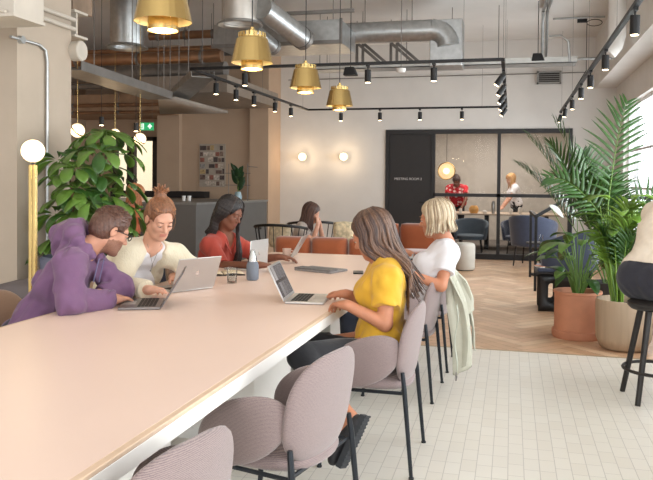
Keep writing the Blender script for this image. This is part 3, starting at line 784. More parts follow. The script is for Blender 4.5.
# ================================================================== TABLE ITEMS
M_blueg = mat('blue grey silicone', (112, 120, 132), .7, var=.02)
p = PZ(252.5, 280, .75); t = thing('water_bottle', 'blue-grey sleeved bottle with clear pointed neck on the table', 'bottle', (p.x, p.y, .7502))
MB().lathe([(0, 0), (.033, 0), (.040, .008), (.042, .05), (.041, .10), (.034, .122), (.0, .122)], n=28).build('sleeve', M_blueg, t, smooth=50)
MB().lathe([(.031, .122), (.027, .15), (.017, .185), (.013, .20), (.0, .202)], n=24).build('neck', glassmat('frosted clear neck', (.96, .97, .98), .25, .1), t)
MB().lathe([(.024, .123), (.020, .16), (.006, .195), (0, .196)], n=20).build('liner', mat('white tissue', (238, 236, 232), .8), t)
def glass(label, loc, r=.036, hh=.10, water=True):
    t = thing('drinking_glass', label, 'glass', loc)
    MB().lathe([(0, .004), (0, 0), (r*.86, 0), (r, hh), (r-.0025, hh), (r*.86-.003, .008), (0, .008)], n=28).build('tumbler', M_glass, t, smooth=50)
    if water: MB().lathe([(0, .009), (r*.85-.002, .009), (r*.93-.003, hh*.6), (0, hh*.6)], n=24).build('water', glassmat('water', (.93, .96, .97), .1), t)
    return t
p = PZ(232, 283, .75); glass('clear glass tumbler of water beside the blue-grey bottle', (p.x, p.y, .7502))
# laptop sleeve / felt case
a = PZ(294, 268, .75); b = PZ(338, 275, .75)
sl = thing('laptop_sleeve', 'flat grey felt laptop sleeve lying across the table', 'sleeve', ((a.x+b.x)/2+.03, (a.y+b.y)/2+.05, .7502), math.atan2(b.y-a.y, b.x-a.x)+.25)
M_felt = mat('grey felt', (136, 132, 130), .95, var=.15, vscale=60, bump=.3, bscale=120)
MB().box(-.165, -.11, 0, .165, .11, .016).build('case', M_felt, sl, bevel=.006, seg=3)
MB().box(-.163, -.112, .016, .163, -.01, .026).build('flap', mat('darker felt', (112, 108, 106), .95, var=.15, vscale=60), sl, bevel=.004)
p = PZ(361, 273, .75); ph = thing('phone', 'dark phone lying on the table in front of the woman in yellow', 'phone', (p.x-.02, p.y, .7502), .2)
MB().box(-.036, -.072, 0, .036, .072, .008).build('case', M_blacksoft, ph, bevel=.003); MB().box(-.033, -.069, .008, .033, .069, .0086).build('screen', M_bez, ph)
# notebook and papers by the red-shirt woman
p = PZ(222, 272, .75); nb_ = thing('notebook', 'open cream notebook lying in front of the woman in the red shirt', 'notebook', (p.x+.05, p.y-.12, .7502), .5)
MB().box(-.15, -.10, 0, .15, .10, .006).build('cover', mat('dark cover', (60, 50, 44), .7), nb_)
for s in (-1, 1): MB().grid(lambda u, v, s=s: (s*(.004+.138*u), -.095+.19*v, .012+.006*sin(pi*u)), 8, 2).build('page', mat('cream paper', (226, 206, 176), .8, var=.04), nb_, solid=.003)
# two small cups near the far laptop
p = PZ(281, 259, .75)
cup = thing('cup', 'small pale glass cup between the red-shirt woman\'s hands and her laptop', 'cup', (p.x+.02, p.y+.10, .7502))
MB().lathe([(0, 0), (.028, 0), (.038, .08), (.035, .08), (.026, .006), (0, .006)], n=24).build('bowl', mat('pale pink ceramic', (226, 196, 180), .3), cup)
MB().tube([(.035, 0, .065), (.06, 0, .06), (.058, 0, .03), (.031, 0, .022)], .005, 8).build('handle', mat('pale pink ceramic', (226, 196, 180), .3), cup)
# small silver object by the yellow woman
# ================================================================== PENDANTS
def pendant(label, loc):
    t = thing('pendant_lamp', label, 'lamp', loc, 0, 'brass pendants hanging in a row above the table')
    sh = MB().lathe([(.020, .150), (.085, .148), (.094, .140), (.125, 0), (.1235, 0), (.092, .138), (.02, .146)], n=28).build('shade', [M_brass], t, smooth=8)
    MB().lathe([(.1225, .001), (.0915, .137), (.06, .139)], n=48).build('shade_lining', M_brassin, sh)
    cr = MB()
    for i in range(20):
        a = 2*pi*i/20; c, s = cos(a), sin(a); M = Matrix.Rotation(a, 3, 'Z'); cr.obox((c*.080, s*.080, .162), .0015, .0085, .016, M)
    cr.lathe([(.078, .147), (.078, .158), (.076, .158), (.076, .147)], n=40)
    cr.build('crown', M_brass, t)
    MB().lathe([(.0, .147), (.022, .147), (.022, .195), (.012, .20), (.012, .212), (0, .212)], n=24).build('cap', M_brass, t)
    MB().lathe([(.062, .05), (.064, .046), (.066, -.038), (.0645, -.038), (.0615, .044), (.0, .05)], n=40).build('inner_collar', M_brass, t)
    MB().lathe([(0, -.030), (.0640, -.030), (.064, -.026), (0, -.026)], n=32).build('diffuser', M_bulb, t)
    MB().cyl((0, 0, .21), (0, 0, ZC-loc[2]-.03), .0035, 8).build('cord', M_blacksoft, t)
    MB().lathe([(0, ZC-loc[2]), (.05, ZC-loc[2]), (.05, ZC-loc[2]-.03), (0, ZC-loc[2]-.03)], n=24).build('ceiling_rose', M_blacksoft, t)
    return t
pl_ = [((163, 22), 58, 'nearest brass pendant, largest and cut by the top of the photo'), ((252, 63), 42, 'second nearest brass pendant, above the seated women'), ((305.5, 88), 32, 'third brass pendant from the camera'), ((339.5, 106), 27, 'farthest and smallest brass pendant of the row')]
for (q, w, lab) in pl_:
    v = PD(q[0], q[1], FPX*.25/w); v = Vector((-1.53, v.y*(-1.53/v.x), 2.11)) if False else v
    if lab.startswith('nearest'): pen0 = pendant(lab, tuple(v))
    else: pendant(lab, tuple(v))
    point('pendant glow', (v.x, v.y, v.z-.06), 5, (1, .80, .55), .05)

# ================================================================== TRACK LIGHTS
TZ = 2.62
def track(pts, label):
    t = thing('light_track', label, 'track', pts[0], 0); m = MB()
    for a, b in zip(pts[:-1], pts[1:]): m.bar(a, b, .036, .03)
    m.build('rail', M_black, t, world=True)
    for a, b in zip(pts[:-1], pts[1:]):
        a, b = Vector(a), Vector(b); n = max(1, int((b-a).length/2.2))
        for i in range(n+1):
            q = a.lerp(b, (i+.15)/(n+.3)); MB().cyl(q, (q.x, q.y, ZC), .002, 5).build('suspension_wire', M_galvd, t, world=True)
    return t
A = PZ(503, 60, TZ); B = PZ(495, 108, TZ); Cc = PZ(303, 109, TZ)
xr_, xl_ = -.10, -3.42; yf, yk = 7.52, 12.3
track([(xl_, yk, TZ), (xl_, yf, TZ), (xr_, yf, TZ), (xr_, yk, TZ), (xl_, yk, TZ)], 'black rectangular light track hung over the middle of the room')
tr2x = .80
track([(tr2x, 1.5, TZ), (tr2x, 13.4, TZ)], 'long black light track near the window wall')
_a = PZ(0, 25, TZ); _b = PZ(26, 32, TZ); track([tuple(_a+(_a-_b)*4), tuple(_b)], 'short black light track at the top left of the photo')
def spot(label, loc, tilt=(0, 0), group='black spotlights on the tracks'):
    t = thing('spotlight', label, 'spotlight', loc, 0, group)
    MB().box(-.016, -.04, -.035, .016, .04, -.012).build('adapter', M_black, t)
    Mx = Matrix.Rotation(tilt[0], 3, 'X')@Matrix.Rotation(tilt[1], 3, 'Y'); T = lambda z: Mx@Vector((0, 0, z))+Vector((0, 0, -.065))
    MB().cyl((0, 0, -.03), (0, 0, -.072), .006, 8).build('stem', M_black, t)
    b = MB(); b.cyl(T(0), T(-.13), .033, 20); body = b.build('barrel', M_black, t)
    b = MB(); b.cyl(T(-.1305), T(-.134), .025, 20); b.build('lens', M_spot, body)
    return t
sp_i = 0
proto_spot = None
spots = []
yline = lambda px, py: PZ(px, py, TZ)
for px in (216, 236, 254, 275, 291): spots.append(((xl_, PX(px, 100, xl_).y, TZ), (0, 0), 'left arm'))
for px in (368, 434): spots.append(((PY(px, 60, yf).x, yf, TZ), (0, 0), 'front arm'))
spots.append(((PY(245, 72, yf).x, yf, TZ), (0, .0), 'front arm'))
for px in (341, 380, 420, 462): spots.append(((PY(px, 108, yk).x, yk, TZ), (0, 0), 'back arm'))
for k in range(5): spots.append(((xr_, 8.15+k*.95, TZ), (0, .6), 'right arm'))
for py_, px_ in ((8, 637), (40, 605), (64, 590), (74, 582), (85, 574), (93, 568), (102, 563.5)): 
    v = PX(px_, py_+0, tr2x) if False else None
for yv, ti in ((5.42, 0), (7.05, 0), (8.35, 0), (9.45, 0), (10.8, 0), (12.1, .15), (13.2, .3)): spots.append(((tr2x, yv, TZ), (0, ti), 'window track'))
_c = _a.lerp(_b, .1); spots.append((tuple(_c), (0, 0), 'short track'))
cnt = {}
ordn = ['first', 'second', 'third', 'fourth', 'fifth', 'sixth', 'seventh']
desc = {'left arm': 'black spotlight on the left side of the rectangular track, %s from the front', 'front arm': 'black spotlight on the front side of the rectangular track, %s', 'back arm': 'black spotlight on the far side of the rectangular track, %s from the left',
        'right arm': 'tilted black spotlight on the rectangular track\'s right side, %s from front', 'window track': 'black spotlight on the window-side track, %s from the camera', 'short track': 'black spotlight on the short track at top left, %s'}
fr_names = ['above the far pendant', 'near the right corner', 'behind the second brass pendant']
for loc, tl, arm in spots:
    i = cnt.get(arm, 0); cnt[arm] = i+1
    nm = fr_names[i] if arm == 'front arm' else ('cut by the left edge' if arm == 'short track' else ordn[i])
    lab = desc[arm] % nm
    spot(lab, loc, tl)

# wall globes
for n, (px, py) in enumerate(((304, 157), (345, 157))):
    v = PY(px, py, YB); t = thing('wall_lamp', ('left' if n == 0 else 'right')+' of the two glowing globe lamps on the back wall', 'lamp', (v.x, YB-.001, v.z), 0, 'globe wall lamps on the back wall')
    MB().tube([(0, 0, 0), (0, -.02, 0)], .05, 20).build('back_plate', M_brass, t); MB().cyl((0, -.02, 0), (0, -.05, 0), .012, 12).build('arm', M_brass, t)
    MB().ball((0, -.12, 0), .078, 24).build('globe', M_globe, t)
    point('wall globe glow', (v.x, YB-.24, v.z), 7, (1, .74, .46), .06)
# floor lamp
v = PD(33, 151, 4.55); t = thing('floor_lamp', 'brass floor lamp with a glowing opal globe beside the column', 'lamp', (v.x, v.y, 0))
MB().lathe([(0, 0), (.13, 0), (.13, .02), (0, .02)], n=32).build('base', M_brass, t)
pr = MB(); pr.box(-.024, -.012, .02, -.002, .012, v.z-.085); pr.box(.002, -.012, .02, .024, .012, v.z-.085); pr.build('pole', M_brass, t, bevel=.002)
MB().cyl((0, 0, v.z-.09), (0, 0, v.z-.06), .009, 10).build('neck', M_black, t)
MB().ball((0, 0, v.z), .070, 28).build('globe', M_globe, t)
point('floor lamp glow', (v.x, v.y-.16, v.z), 5, (1, .78, .5), .07)
# hanging globe pendants, left rear
for n, (px, py, dd, r_) in enumerate(((77.5, 130.5, 8.2, .078), (115, 134, 10.0, .07), (140, 139, 8.9, .072))):
    v = PD(px, py, dd); t = thing('globe_pendant', ['glowing globe pendant with a slanted brass band, nearest the column', 'glowing globe pendant half hidden by the leaves', 'glowing globe pendant under the exit sign'][n], 'lamp', tuple(v), 0, 'banded globe pendants at the rear left')
    MB().ball((0, 0, 0), r_, 24).build('globe', M_globe, t)
    ring = MB(); Mr = Matrix.Rotation(radians(48), 3, 'Y')@Matrix.Rotation(YAW, 3, 'Z')
    ring.tube([Mr@Vector((r_*1.03*cos(2*pi*i/32), r_*1.03*sin(2*pi*i/32), 0)) for i in range(32)], r_*.10, 8, closed=True); ring.build('band', M_brass, t)
    MB().cyl((0, 0, r_), (0, 0, ZC-v.z), .003, 6).build('cord', M_brass, t)
    point('globe pendant glow', (v.x, v.y-.2, v.z-.05), 5, (1, .74, .45), .07)
for n, (px, py, dd) in enumerate(((101.5, 121, 9.0), (136, 127, 9.0))):
    v = PD(px, py, dd); t = thing('spot_pendant', ['small black spot pendant above the leafy plant', 'small black spot pendant left of the exit sign'][n], 'lamp', tuple(v), 0, 'small black spot pendants at the rear left')
    MB().cyl((0, 0, -.05), (0, 0, .05), .03, 16).build('barrel', M_black, t); MB().cyl((0, 0, -.056), (0, 0, -.0505), .024, 16).build('lens', M_spot, t)
    MB().cyl((0, 0, .05), (0, 0, ZC-v.z), .003, 6).build('cord', M_black, t)
# exit sign
v = PD(147, 126.5, 11.5); t = thing('exit_sign', 'green emergency exit sign with running figure and arrow hanging at the rear left', 'sign', tuple(v), YAW-.05)
M_green = mat('exit sign green', (20, 160, 96), .4, var=0, emit=(20, 170, 100), estr=.7); M_ew = mat('exit sign white', (235, 250, 240), .4, var=0, emit=(235, 250, 240), estr=.9)
MB().box(-.105, -.012, -.06, .105, .012, .06).build('panel', M_green, t)
s_ = MB(); 
s_.box(-.085, -.0135, -.045, -.045, -.0125, .045)
s_.bar((.015, -.013, 0), (.080, -.013, 0), .002, .020).bar((.048, -.013, -.035), (.048, -.013, .035), .020, .002)
s_.add([(.048, -.0132, .045), (.018, -.0132, .008), (.078, -.0132, .008)], [(0, 1, 2)])
s_.build('pictogram', M_ew, t)
g_ = MB(); g_.ball((-.062, -.0145, .030), .007, 8); g_.bar((-.062, -.0145, .02), (-.068, -.0145, -.008), .003, .010).bar((-.068, -.0145, -.008), (-.055, -.0145, -.034), .003, .006).bar((-.068, -.0145, -.008), (-.080, -.0145, -.026), .003, .006).bar((-.062, -.0145, .014), (-.050, -.0145, .002), .003, .004)
g_.build('running_figure', M_green, t)
for x in (-.08, .08): MB().cyl((x, 0, .06), (x, 0, ZC-v.z), .002, 5).build('suspension_wire', M_galvd, t)
# ================================================================== CEILING SERVICES
def spiral_duct(mb, pts, r, n=24, ridge=True):
    mb.tube(pts, r, n)
    if ridge:
        for a, b in zip(pts[:-1], pts[1:]):
            a, b = Vector(a), Vector(b); L = (b-a).length; k = int(L/.16); d = (b-a).normalized()
            for i in range(1, k): q = a+(b-a)*i/k; mb.tube([q-d*.006, q+d*.006], r*1.025, n)
# spiral duct with elbow, right of centre
yd = 10.2
a = PY(342, 32, yd); b = PY(436, 32, yd); zc = (a.z+b.z)/2; rD = .145
t = thing('spiral_duct', 'long ribbed round duct ending in an elbow at the upper middle', 'duct', (a.x, yd, zc))
m = MB(); spiral_duct(m, [(a.x-.02, yd, zc), (b.x-.05, yd, zc)], rD); m.build('duct_run', M_galv, t, world=True)
m = MB(); el = [(b.x-.05+.22*sin(i*pi/2/6), yd, zc-.22*(1-cos(i*pi/2/6))) for i in range(7)]; m.tube(el, rD*1.02, 24)
for q0, q1 in zip(el[::2], el[1::2]): m.tube([q0, (Vector(q0)+(Vector(q1)-Vector(q0)).normalized()*.012)], rD*1.06, 24)
m.build('elbow', M_galv, t, world=True)
c0 = PY(432, 50, yd+.1)
MB().box(c0.x-.02, yd-.02, 2.98, c0.x+.42, yd+.42, zc+.14).build('plenum_box', M_galv, t, world=True, bevel=.01)
for px in (365, 412): q = PY(px, 22, yd); MB().cyl((q.x, yd, q.z-.02), (q.x, yd, ZC), .006, 6).build('hanger_rod', M_galvd, t, world=True)
# rectangular duct
yd = 9.2; q0 = PY(256, 22, yd); q1 = PY(341, 22, yd); q2 = PY(341, 42, yd)
t = thing('rectangular_duct', 'square sheet-metal duct left of the spiral duct', 'duct', (q0.x, yd, q2.z))
MB().box(q0.x-.6, yd, q2.z, q1.x, yd+.9, q1.z+.04).build('duct_body', M_galv, t, world=True, bevel=.01)
MB().box(q0.x-.62, yd-.015, q2.z-.02, q1.x+.015, yd+.02, q2.z+.03).box(q1.x-.02, yd-.012, q2.z, q1.x+.018, yd+.012, q1.z+.05).build('flange', M_galvd, t, world=True)
for x in (q0.x+.1, q1.x-.2): MB().cyl((x, yd+.4, q1.z+.04), (x, yd+.4, ZC), .006, 6).build('hanger_rod', M_galvd, t, world=True)
# two vertical extract cylinders with flared rims
for n, (px, py, dd, ww) in enumerate(((127, 47, 9.6, 35), (240, 24, 8.4, 39))):
    v = PD(px, py, dd); rr = ww/2/FPX*dd
    t = thing('extract_drum', ['grey steel ventilation drum with flared rim hanging at upper left', 'pale ventilation drum above the second brass pendant'][n], 'duct', (v.x, v.y, v.z), 0, 'ventilation drums')
    MB().lathe([(rr*.94, ZC-v.z-.02), (rr*.94, .02), (rr*.9, .0), (rr*.86, .02), (rr*.86, .3), (0, .3)], n=40).build('drum', M_galv if n == 0 else mat('pale steel', (190, 184, 176), .45, .5), t)
    MB().lathe([(rr*.92, .03), (rr*1.16, .0), (rr*1.19, -.015), (rr*1.1, -.02), (rr*.84, .02)], n=40).build('rim', M_galv, t)
# flexible silver ducts
def flex(label, a, b, r):
    t = thing('flexible_duct', label, 'duct', tuple(a)); m = MB(); d = (b-a); L = d.length; k = int(L/.03)
    m.tube([a+d*i/k for i in range(k+1)], [r*(1+.05*(i % 2)) for i in range(k+1)], 20); m.build('hose', M_galv, t, world=True)
    dn = d.normalized(); MB().tube([b-dn*.02, b+dn*.05], r*1.12, 20).build('collar', M_galvd, t, world=True)
flex('silver duct sloping down beside the pale drum', PD(262, 8, 8.3), PD(302, 38, 9.1), .125)
flex('short silver duct behind the second brass pendant', PD(252, 30, 8.6), PD(272, 46, 9.1), .09)
# long horizontal runs, left half
rng = random.Random(4)
def pipe_run(label, px0, y0, px1, y1, Y, r, m, name='pipe', cat='pipe', group='pipes under the ceiling at the left'):
    a = PY(px0, y0, Y); b = PY(px1, y1, Y); z = (a.z+b.z)/2
    t = thing(name, label, cat, (a.x, Y, z), 0, group)
    q = MB(); q.tube([(a.x, Y, z), (b.x, Y, z)], r, 18)
    k = max(2, int((b.x-a.x)/.9))
    q.build('run', m, t, world=True)
    for i in range(k+1):
        x = a.x+(b.x-a.x)*(i+.3)/(k+.6); j = MB(); j.tube([(x-.02, Y, z), (x+.02, Y, z)], r*1.15, 18); j.cyl((x, Y, z+r), (x, Y, ZC), .005, 5); j.build('clamp', M_galvd, t, world=True)
pipe_run('thick warm-toned duct crossing at the upper left, highest of the runs', 60, 60, 222, 57.5, 9.6, .085, M_copper)  # tone comes from the brown-tinted pipe metal
pipe_run('round steel duct just below the thick warm-toned duct', 60, 73, 226, 72, 10.6, .13, M_galvd, 'round_duct', 'duct')
pipe_run('slim pipe above the warm-toned duct at upper left', 60, 52, 222, 49, 10.2, .035, M_copper)
pipe_run('slim pipe at the level of the first spotlights, left', 60, 84, 232, 86, 11.4, .05, M_galvd)
pipe_run('copper-toned pipe running left of the near pendant rim', 150, 36, 222, 34, 10.0, .06, M_copper)
pipe_run('steel pipe running behind the second brass pendant', 170, 52, 300, 50, 10.9, .07, M_galvd)
pipe_run('low copper-toned pipe under the sloping tray', 60, 104, 180, 106, 12.0, .035, M_copper)
pipe_run('lowest copper-toned pipe above the hanging globes', 60, 112, 180, 113, 12.1, .03, M_copper)
# sloping tray in view direction, left (runs along the room)
def beamish(name, label, a, b, w, h_, m, cat='tray', lip=True):
    a, b = Vector(a), Vector(b); t = thing(name, label, cat, tuple(a)); MB().bar(a, b, w, .012).build('bed', m, t, world=True)
    d = (b-a).normalized(); s = d.cross(Vector((0, 0, 1))).normalized()
    for k in (-1, 1): MB().bar(a+s*k*w/2+Vector((0, 0, h_/2)), b+s*k*w/2+Vector((0, 0, h_/2)), .008, h_).build('side_rail', m, t, world=True)
    for i in range(3):
        q = a.lerp(b, (i+.3)/2.6); 
        MB().cyl(q+s*w/2, (q.x+s.x*w/2, q.y+s.y*w/2, ZC), .006, 5).build('hanger_rod', M_galvd, t, world=True)
    return t
xt = -4.35
beamish('cable_tray', 'grey cable tray running away from the column at upper left', PX(66, 70, xt), PX(160, 99, xt), .34, .09, M_galvd)
beamish('cable_tray', 'short slanting tray right of the sloping cable tray', PD(178, 99, 10.5), PD(203, 77, 9.4), .30, .08, M_galv)
# long tray / luminaire channel across the middle and right
yt = 10.8; a = PY(300, 66, yt); b = PY(577, 61, yt); z0 = 3.0
a = PY(300, 67, yt); b = PY(577, 66, yt); c = PY(577, 56, yt); z0 = (a.z+b.z)/2
t = thing('service_channel', 'wide pale grey service channel crossing the ceiling above the meeting room', 'channel', (a.x, yt, z0))
MB().box(a.x, yt, z0, b.x, yt+.34, z0+.012).build('bed', M_galv, t, world=True)
for y in (yt, yt+.335): MB().box(a.x, y, z0, b.x, y+.008, c.z).build('side_rail', mat('pale galvanised', (196, 196, 192), .5, .4), t, world=True)
for i in range(6):
    x = a.x+(b.x-a.x)*(i+.4)/6; MB().cyl((x, yt+.17, z0), (x, yt+.17, ZC), .006, 5).build('hanger_rod', M_galvd, t, world=True)
# unistrut struts on the back wall under the spiral duct
t = thing('strut_bracket', 'pair of slanting grey struts under the spiral duct, left pair', 'bracket', (0, 0, 0))
def struts(t, pxs, Y):
    for px in pxs:
        a = PY(px, 43, Y); b = PY(px+22, 62, Y); MB().bar(a, b, .045).build('diagonal', M_galvd, t, world=True)
        MB().bar((a.x, Y, a.z), (a.x, Y, b.z-.1), .04).build('upright', M_galvd, t, world=True)
def strutset(label, pxs):
    c = PY(pxs[0], 43, 11.6); t = thing('strut_bracket', label, 'bracket', tuple(c), 0, 'strut brackets'); struts(t, pxs, 11.6)
    MB().cyl(c, (c.x, c.y, ZC), .006, 5).build('hanger_rod', M_galvd, t, world=True)
bpy.data.objects.remove(t)
strutset('left pair of slanting grey struts under the spiral duct', (357, 363)); strutset('right pair of slanting grey struts under the spiral duct', (391, 397))
# thin cable line along the back wall
q = PY(450, 76, YB); m = MB(); m.cyl((-4.2, YB-.02, q.z), (1.3, YB-.02, q.z), .008, 6)
tag(m.build('wall_conduit', M_galvd), 'thin grey conduit line running along the upper back wall', 'pipe')
# air grille unit
a = PY(537, 72, YB); b = PY(561, 84, YB)
t = thing('air_grille', 'small rectangular air grille high on the back wall', 'vent', ((a.x+b.x)/2, YB, (a.z+b.z)/2)); w = (b.x-a.x)/2; hh = (a.z-b.z)/2
m = MB(); 
for (x0, z0_, x1, z1_) in ((-w, -hh, w, -hh+.03), (-w, hh-.03, w, hh), (-w, -hh, -w+.03, hh), (w-.03, -hh, w, hh)): m.box(x0, -.10, z0_, x1, 0, z1_)
m.build('frame', mat('grille grey', (150, 148, 144), .5, .3), t); MB().box(-w+.03, -.06, -hh+.03, w-.03, 0, hh-.03).build('recess', mat('grille dark', (60, 58, 56), .7), t)
m = MB(); 
for i in range(4): m.box(-w+.03, -.09, -hh+.05+i*.035, w-.03, -.07, -hh+.058+i*.035)
m.build('blades', mat('grille grey', (150, 148, 144)), t)
# conduits on the ceiling, right
t = thing('ceiling_conduit', 'pair of parallel conduits running along the ceiling towards the back, with side branches', 'pipe', tuple(PZ(548, 4, 3.9)))
for px0, px1 in ((549, 542), (554.5, 546)):
    a = PZ(px0, -8, 3.9); b = PZ(px1, 50, 3.9) if False else PD(px1, 57, 10.9)
    MB().tube([a, PZ((px0+px1)/2+1, 34, 3.9) if False else a.lerp(Vector((b.x, b.y, 3.9)), .9), (b.x, b.y-.2, 3.86), (b.x, b.y, b.z)], .022, 10).build('run', M_galv, t, world=True)
a = PZ(553, 19, 3.9); MB().cyl(a, (a.x+.75, a.y-.0, 3.9), .016, 10).build('branch', M_galv, t, world=True)
a = PD(549, 36, 9.5); MB().tube([a, a+Vector((.15, 0, .0)), a+Vector((.24, .0, -.08)), a+Vector((.26, 0, -.34))], .016, 10).build('branch', M_galv, t, world=True)
t = thing('ceiling_conduit', 'long thin conduit crossing from the far channel to the window-side beam', 'pipe', tuple(PD(576, 59, 10.5)))
a = PD(576, 59, 10.6); MB().cyl(a, (1.39, a.y, a.z), .02, 10).build('run', M_galv, t, world=True)
# looped hanging cable
a = PZ(587, 19, 3.9); t = thing('hanging_cable', 'thin black cable looping from the ceiling down to the window-side track', 'cable', tuple(a))
lp = [a+Vector((.22*(1-cos(i*2*pi/16))*.5, 0, -.06+.10*sin(i*2*pi/16)*.5)) for i in range(17)]
MB().tube([a]+lp+[a+Vector((0, 0, -.3)), (a.x, a.y, TZ+.5), (.80, a.y, TZ+.02)], .006, 6).build('lead', M_black, t, world=True)
MB().box(a.x-.14, a.y-.03, a.z-.05, a.x, a.y+.03, a.z).build('junction_box', M_black, t, world=True)
# ceiling loudspeakers and detectors
for px, py, dd_, lab in ((350.5, 71, 9.75, 'small black loudspeaker hanging right of the third pendant'), (538, 57, 10.4, 'black wedge loudspeaker on the pale service channel')):
    v = PD(px, py, dd_); t = thing('loudspeaker', lab, 'speaker', tuple(v)); s_ = MB()
    s_.add([(-.09, -.06, -.06), (.09, -.06, -.06), (.09, .08, -.06), (-.09, .08, -.06), (-.07, -.04, .05), (.05, -.04, .05), (.05, .06, .05), (-.07, .06, .05)], [(0, 3, 2, 1), (4, 5, 6, 7), (0, 1, 5, 4), (1, 2, 6, 5), (2, 3, 7, 6), (3, 0, 4, 7)])
    s_.build('housing', M_blacksoft, t, bevel=.008); MB().cyl((0, 0, .05), (0, 0, ZC-v.z), .006, 6).build('bracket', M_black, t)
for px, py, dd_, lab in ((327, 70.5, 11.5, 'white dome detector left of the hanging loudspeaker'), (401, 70, 9.75, 'white dome detector under the spiral duct')):
    v = PD(px, py, dd_); t = thing('smoke_detector', lab, 'detector', tuple(v)); MB().lathe([(0, -.04), (.05, -.03), (.065, 0), (.065, .02), (0, .02)], n=24).build('dome', M_white, t); MB().cyl((0, 0, .02), (0, 0, ZC-v.z), .006, 6).build('drop_rod', M_galvd, t)
# long dark rail high up
a = PY(300, 13, 9.0); b = PY(354, 11.5, 9.0); m = MB(); m.bar((a.x-.9, 9.0, a.z), (b.x, 9.0, a.z), .05, .04); o = tag(m.build('hanging_rail', M_galvd), 'dark steel rail close under the ceiling above the third pendant', 'rail')
# steel beam head and conduits at the wall column (upper left)
M_steel = mat('painted steel', (196, 188, 176), .6, var=.05)
xs = cx1
a = PX(72, 10, xs); b = PX(84, 36, xs)
yb_ = cy1+.02
t = thing('steel_beam', 'white painted steel I-beam end beside the top of the column', 'beam', (xs-.02, yb_, b.z))
z1_, z0_ = PX(75, 10, xs).z, PX(75, 37, xs).z
MB().box(xs-1.6, yb_, z0_, xs+.02, yb_+.20, z0_+.02).build('bottom_flange', M_steel, t, world=True); MB().box(xs-1.6, yb_, z1_-.02, xs+.02, yb_+.20, z1_).build('top_flange', M_steel, t, world=True)
MB().box(xs-1.6, yb_+.05, z0_+.02, xs, yb_+.075, z1_-.02).build('web', M_steel, t, world=True)
MB().box(xs-1.6, yb_-.0, z1_, xs+.0, yb_+.3, ZC).build('packing', M_conc, t, world=True)
t = thing('column_conduit', 'grey conduit bending down the face of the column', 'pipe', (xs, cy0, 1))
zt_, yv_ = PX(20, 40, xs).z, PX(45, 60, xs).y
MB().tube([(xs+.02, cy0-.1, zt_), (xs+.02, yv_-.10, zt_-.0), (xs+.02, yv_-.02, zt_-.03), (xs+.02, yv_, zt_-.12), (xs+.02, yv_, .3)], .012, 10).build('run', M_galv, t, world=True)
MB().cyl((xs, cy0+.03, zt_), (xs+.035, cy0+.03, zt_), .03, 16).build('junction_box', M_galv, t, world=True)
for k, pyy in enumerate((4, 14)):
    z_ = PX(27, pyy, xs).z; m = MB(); m.cyl((xs+.03, cy0-.2, z_), (xs+.03, cy1+.0, z_), .018, 10)
    tag(m.build('painted_pipe', M_steel), ['upper', 'lower'][k]+' of two white pipes along the top of the column', 'pipe', 'white pipes on the column')
v = PD(6, 8, 4.6); t = thing('steel_box', 'white painted steel bracket box at the top left corner', 'bracket', tuple(v))
MB().box(-.9, 0, -.04, .06, .3, .5).build('housing', M_steel, t, bevel=.006); MB().tube([(-.10, -.02, .0), (.02, -.03, -.03)], .012, 8).build('bolt', M_steel, t); MB().box(-.92, -.02, -.055, .07, .3, -.035).build('lip', M_steel, t)
v = PX(74, 50, xs+.03); t = thing('round_cover', 'white round cover plate on the far edge of the column', 'fitting', tuple(v)); MB().cyl((-.05, .05, 0), (.05, .05, 0), .085, 24).build('disc', M_steel, t, bevel=.01)
# conduits and white pipe mass near the beam, right (large white pipe elbow)
v = PD(617, 44, 8.8); t = thing('white_pipe', 'fat white pipe stub dropping from the ceiling beside the beam', 'pipe', tuple(v)); MB().tube([(0, 0, .6), (0, 0, .1), (-.03, 0, -.02), (-.10, 0, -.10)], .10, 20).build('elbow', M_wall, t)
# curved ceiling-hung louvre panels, rear left
def sail(label, q, depth):
    pts = [PD(x, y, dd) for x, y, dd in q]; t = thing('acoustic_baffle', label, 'baffle', tuple(pts[0]), 0, 'grey baffles'); MB().add(pts, [tuple(range(len(pts)))]).build('panel', mat('baffle grey', (150, 140, 130), .7), t, world=True, solid=.04)
    MB().cyl(pts[0], (pts[0].x, pts[0].y, ZC), .005, 5).build('hanger_rod', M_galvd, t, world=True)
sail('flat grey baffle hanging left of the poster wall', ((158, 99, 10), (176, 98, 10), (228, 112, 11.5), (160, 113, 11.8)), 10)
# ================================================================== GREY COUNTER AND WHAT STANDS ON IT
M_ctr = mat('grey counter laminate', (98, 97, 95), .45, var=.03)
ca = PZ(196, 203, 1.05); t = thing('counter', 'dark grey bar counter with a long side facing the table', 'counter', (ca.x, ca.y, 0))
cyb = 12.55
def prism(x0, y0, x1, y1, z0, z1, dx):
    return MB().add([(x, y, z) for z in (z0, z1) for x, y in ((x0, y0), (x1, y0), (x1+dx, y1), (x0, y1))], [(3, 2, 1, 0), (4, 5, 6, 7), (0, 1, 5, 4), (1, 2, 6, 5), (2, 3, 7, 6), (3, 0, 4, 7)])
b = prism(-7.4, ca.y, ca.x, cyb, .06, 1.02, .41).build('carcass', M_ctr, t, world=True, bevel=.004)
prism(-7.4, ca.y+.03, ca.x-.04, cyb-.02, 0, .06, .41).build('plinth', M_blacksoft, t, world=True)
prism(-7.42, ca.y-.02, ca.x+.02, cyb+.02, 1.02, 1.055, .41).build('worktop', mat('grey worktop', (122, 121, 118), .4), t, world=True, bevel=.004)
